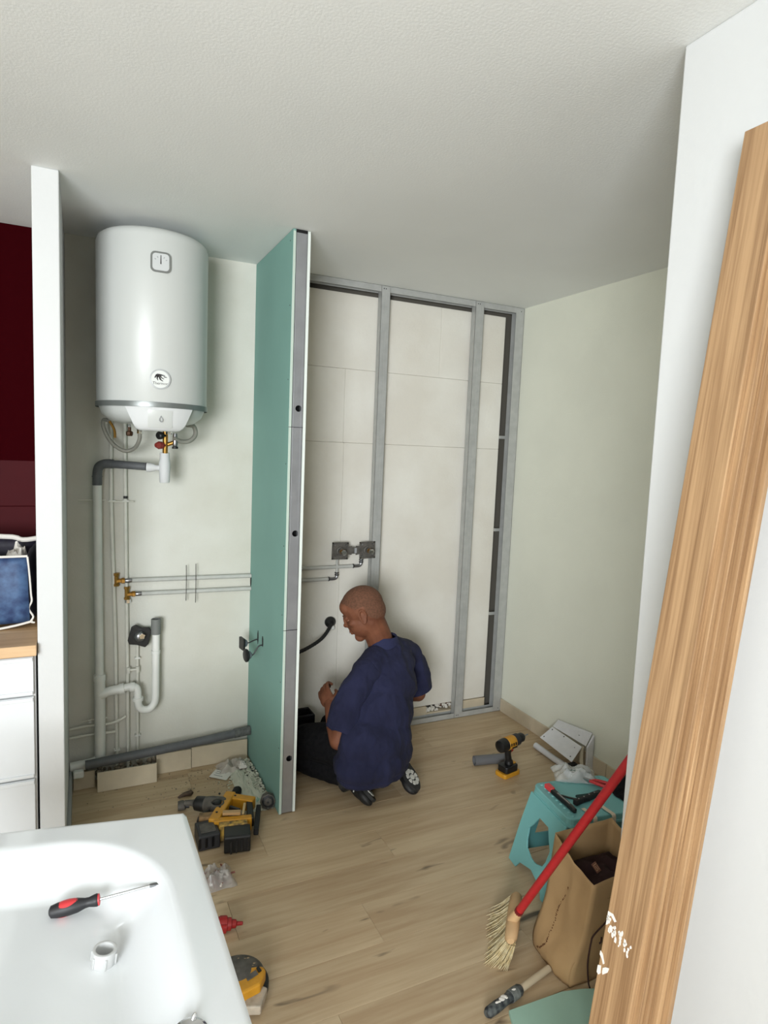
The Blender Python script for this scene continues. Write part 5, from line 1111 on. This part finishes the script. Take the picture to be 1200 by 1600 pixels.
# hair: cropped, a thin shell lifted off the scalp
me = bo.data; HI = HM.inverted(); off = ORG['person']
me.calc_loop_triangles(); nv = {}; hv = []; hf = []
def in_hair(q):
    if q.z < -.045 or q.length > .2: return False
    if abs(q.x) > .0735 and -.045 < q.y < .02 and q.z < .034: return False           # keep the ears clear
    line = -.050 if q.y < -.062 else (-.045 + (q.y + .062)*1.0 if q.y < -.022 else .012 + (q.y + .022)*.85)
    return q.z > line and q.y < .066
for pl_ in me.polygons:
    if all(in_hair(HI @ (me.vertices[i].co + off)) for i in pl_.vertices):
        idx = []
        for i in pl_.vertices:
            if i not in nv: nv[i] = len(hv); hv.append(me.vertices[i].co + me.vertices[i].normal * .0012)
            idx.append(nv[i])
        hf.append(tuple(idx))
MB().add(hv, hf).build('hair', M_hair, pr_, smooth=True, sharp=80)
for s_ in (-1, 1):
    MB(HM).tube([(s_*.014, .084, .020), (s_*.030, .080, .026), (s_*.046, .066, .020)], [.003, .0042, .0024], n=8, smooth=3).build('eyebrow', M_hair, pr_, world=True, smooth=True)
    e_ = MB(HM @ frame((s_*.030, .0625, .000))).ell((0, 0, 0), (.0125, .0110, .0085), n=16, m=10).build('eye', mat('eye_white', (206, 196, 186), .3), pr_, world=True, smooth=True)
    MB(HM @ frame((s_*.031, .0737, -.003))).ell((0, 0, 0), (.0045, .0015, .0042), n=12, m=8).build('iris', mat('dark_iris', (30, 18, 12), .3), e_, world=True, smooth=True)
    MB(HM @ frame((s_*.030, .0675, .0010))).ell((0, 0, 0), (.0138, .0118, .0085), n=16, m=10).build('eyelid', M_skin, pr_, world=True, smooth=True)
MB(HM).tube([(-.018, .0915, -.058), (0, .0945, -.057), (.018, .0915, -.058)], [.0012, .0018, .0012], n=6, smooth=3).build('lip_line', mat('lip_shadow', (98, 50, 40), .6), pr_, world=True)
def wrinkle(o, amp, sc, seed, str_=(1, 1, 1)):
    m_ = o.data; nrm = [v.normal.copy() for v in m_.vertices]
    for v, n_ in zip(m_.vertices, nrm):
        q = V((v.co.x*sc*str_[0], v.co.y*sc*str_[1], v.co.z*sc*str_[2])) + V((seed, seed*.3, 0))
        k = 1 - abs(noise.noise(q))*2.2; v.co += n_ * amp * (max(k, 0)**2 - .3 + .5*noise.noise(q*2.1))
    m_.update()
# shirt
sh = MB()
for c, r, t in (((1.238, 2.590, .180), (.238, .155, .115), 0), ((1.248, 2.600, .255), (.222, .152, .15), -.05), ((1.300, 2.645, .37), (.186, .146, .16), -.12), ((1.348, 2.695, .48), (.172, .140, .135), -.18), ((1.366, 2.724, .555), (.172, .120, .085), -.2), ((1.366, 2.742, .600), (.165, .095, .060), -.15), ((1.358, 2.748, .640), (.105, .088, .045), -.15)): bell(sh, c, r, t)
for s0 in (shL, shR): sh.tube([neck0 + V((0, 0, -.035)), (neck0 + s0)/2 + V((0, 0, .000)), s0 + V((0, 0, -.002))], [.082, .078, .070], n=18)
bell(sh, (1.242, 2.590, .122), (.222, .142, .055))
sleeves = []
for s0, e0, o_ in ((shL, elL, V((-.020, 0, .012))), (shR, elR, V((.016, 0, .012)))):
    mid = (s0 + e0)/2 + o_; end = s0 + (e0 - s0)*.84
    sv_ = MB(); sleeves.append(sv_); keep = sh; sh = sv_
    sh.ell(s0 + V((0, 0, -.006)), (.074, .074, .066)); sh.tube(spline([s0 + V((0, 0, .0)), mid, end], 6), [.068, .074, .080, .081], n=20); sh = keep; sh.ell(s0 + V((0, 0, -.006)), (.068, .068, .060))
so2 = organic(sh, 'shirt', M_shirt, pr_, voxel=.0062, iters=6)
wrinkle(so2, .0085, 6.5, 2.2, (1, 1, .55)); wrinkle(so2, .0026, 19, 5.2, (1, 1, .6))
for k, sv_ in enumerate(sleeves):
    q_ = organic(sv_, 'sleeve', M_shirt, pr_, voxel=.0055, iters=5); wrinkle(q_, .0055, 9, 3.2 + k, (1, 1, .7)); wrinkle(q_, .002, 24, 1.2, (1, 1, .8))
# sleeve cuffs and collar
for s0, e0, nm in ((shL, elL, 'cuff'), (shR, elR, 'cuff')):
    d_ = (e0 - s0).normalized(); c_ = s0 + (e0 - s0)*.82
    M_ = axes(c_, (0, 1, 0), d_); MB(M_).lathe([(.080, -.012), (.0825, .0), (.0825, .016), (.076, .016), (.076, -.010)], n=32, caps=False).build(nm, M_shirt, pr_, world=True, smooth=True)
cv = MB(); nC = 40; rows = []
for j, (rr, dz) in enumerate(((.060, .030), (.066, .038), (.072, .030), (.083, .004), (.088, -.010), (.084, -.012), (.070, .0))):
    rows.append([])
    for i in range(nC):
        a_ = 2*PI*i/nC; fr_ = max(0, math.cos(a_ - PI/2))                            # front of the collar dips and spreads
        p = neck0 + rv*(rr*math.cos(a_)) + fv*(rr*.92*math.sin(a_) + .004) + V((0, 0, dz + .040 - .030*fr_ - (.030*fr_ if j > 2 else 0)))
        rows[-1].append(p)
vv = [p for r_ in rows for p in r_]
cv.add(vv, [(j*nC+i, j*nC+(i+1) % nC, (j+1)*nC+(i+1) % nC, (j+1)*nC+i) for j in range(len(rows)-1) for i in range(nC)])
cv.build('collar', mat('navy_collar', (34, 38, 72), .9, bump=.4, bscale=80), pr_, world=True, smooth=True, sharp=70)
# trousers
tr_ = MB()
bell(tr_, (1.272, 2.607, .190), (.172, .118, .120))
for h_, k_, a_ in ((hipL, kneL, ankL), (hipR, kneR, ankR)):
    limb(tr_, [h_, (h_ + k_)/2 + V((0, 0, .045)), k_ + V((0, .0, .055))], [.100, .100, .078]); limb(tr_, [k_, (k_ + a_)/2, a_ + (k_ - a_)*.05], [.078, .066, .054])
to_ = organic(tr_, 'trousers', M_trouser, pr_, voxel=.0066, iters=5); wrinkle(to_, .004, 11, 1.2)
# shoes lying soles up behind him
def shoe(heel, toe, upn, label_sole):
    d_ = (toe - heel).normalized(); n_ = (upn - d_*upn.dot(d_)).normalized(); s_ = d_.cross(n_)
    M_ = Matrix((s_, d_, n_)).transposed().to_4x4(); M_.translation = heel             # local: x across, y heel to toe, z out of the sole
    L_ = (toe - heel).length; up = MB(M_)
    up.ell((0, .045, -.040), (.036, .045, .042)); up.ell((0, L_*.5, -.030), (.040, .080, .032)); up.ell((0, L_ - .055, -.026), (.045, .056, .027)); up.tube([(0, .050, -.045), (0, .035, -.085)], [.040, .036], n=14); up.ell((0, .03, -.018), (.036, .036, .020))
    u_ = organic(up, 'shoe_upper', mat('black_shoe_leather', (22, 21, 22), .6, bump=.2), pr_, voxel=.005, iters=3)
    out = []
    for i in range(36):
        a_ = 2*PI*i/36; y = L_/2 - L_/2*math.cos(a_); w = .034 + .010*math.sin(PI*min(1, max(0, (y/L_ - .35)/.65))) - .006*math.exp(-((y/L_ - .4)/.12)**2)
        out.append((math.copysign(w*abs(math.sin(a_))**.6, math.sin(a_)), y))
    so_ = MB(M_).prism(out[::-1], -.012, .004).build('sole', mat('black_rubber_sole', (34, 33, 32), .8), pr_, world=True, bevel=.002)
    if sum(1 for _ in ()) == 0:
        ml = mat('pale_sole_lug', (196, 194, 186), .7)
        cy_ = L_*.70
        for k in range(9):
            a0 = 2*PI*k/9; p_ = [(x_*.92 , cy_ + y_) for x_, y_ in ((r__*math.cos(a0 + da), r__*1.15*math.sin(a0 + da)) for r__, da in ((.020, -.24), (.036, -.26), (.038, 0), (.036, .26), (.020, .24)))]
            MB(M_).prism(p_, .003, .0085).build('sole_lug', ml, so_, world=True)
        MB(M_).prism([(.012*math.cos(2*PI*k/12), cy_ + .014*math.sin(2*PI*k/12)) for k in range(12)], .003, .0085).build('sole_lug', ml, so_, world=True)
        for k in range(5): MB(M_).prism([(-.026, .014 + .015*k), (.026, .018 + .015*k), (.026, .025 + .015*k), (-.026, .021 + .015*k)], .003, .008).build('sole_lug', ml, so_, world=True)
    for s__ in (-1, 1):
        MB(M_).tube([(s__*.040, L_*.42, -.018), (s__*.042, L_*.55, -.034), (s__*.036, L_*.60, -.048)], .0028, n=6, smooth=3).build('white_stripe', mat('white_shoe_stripe', (206, 206, 200), .5), u_, world=True)
        MB(M_).tube([(s__*.041, L_*.35, -.020), (s__*.042, L_*.46, -.038)], .0024, n=6).build('white_stripe', mat('white_shoe_stripe', (206, 206, 200), .5), u_, world=True)
shoe(V((1.408, 2.655, .150)), V((1.405, 2.445, .048)), V((.30, -.45, .80)), 1)
shoe(V((1.140, 2.640, .120)), V((1.185, 2.445, .046)), V((.55, .30, .75)), 0)

# black tool bag beyond the knees
tb = thing('tool_bag', (.98, 3.06, 0), 'black open-topped tool bag on the floor between the kneeling person and partition', 'tool bag')
v = []; 
b_ = MB(); 
v, f = wallgrid((.862, 3.030, .002), (1.10, 3.030, .002), (.862, 3.035, .215), (1.10, 3.035, .220), 12, 8, .006, 1.1, (0, -1, 0)); b_.add(v, f)
v, f = wallgrid((1.10, 3.030, .002), (1.10, 3.145, .002), (1.10, 3.035, .220), (1.10, 3.140, .215), 6, 8, .005, 2.1, (1, 0, 0)); b_.add(v, f)
v, f = wallgrid((1.10, 3.145, .002), (.862, 3.145, .002), (1.10, 3.140, .215), (.862, 3.140, .215), 12, 8, .005, 3.1, (0, 1, 0)); b_.add(v, f)
v, f = wallgrid((.862, 3.145, .002), (.862, 3.030, .002), (.862, 3.140, .215), (.862, 3.035, .215), 6, 8, .003, 4.1, (-1, 0, 0)); b_.add(v, f)
b_.add([(.862, 3.03, .003), (1.10, 3.03, .003), (1.10, 3.145, .003), (.862, 3.145, .003)], [(0, 1, 2, 3)])
o = b_.build('bag_shell', M_trouser, tb, world=True, smooth=True); q = o.modifiers.new('s', 'SOLIDIFY'); q.thickness = .004; q.offset = -1
MB().tube([(.866, 3.036, .217), (1.096, 3.037, .221), (1.097, 3.138, .217), (.866, 3.138, .216), (.866, 3.036, .217)], .005, n=8).build('rim', M_blackr, tb, world=True, smooth=True)
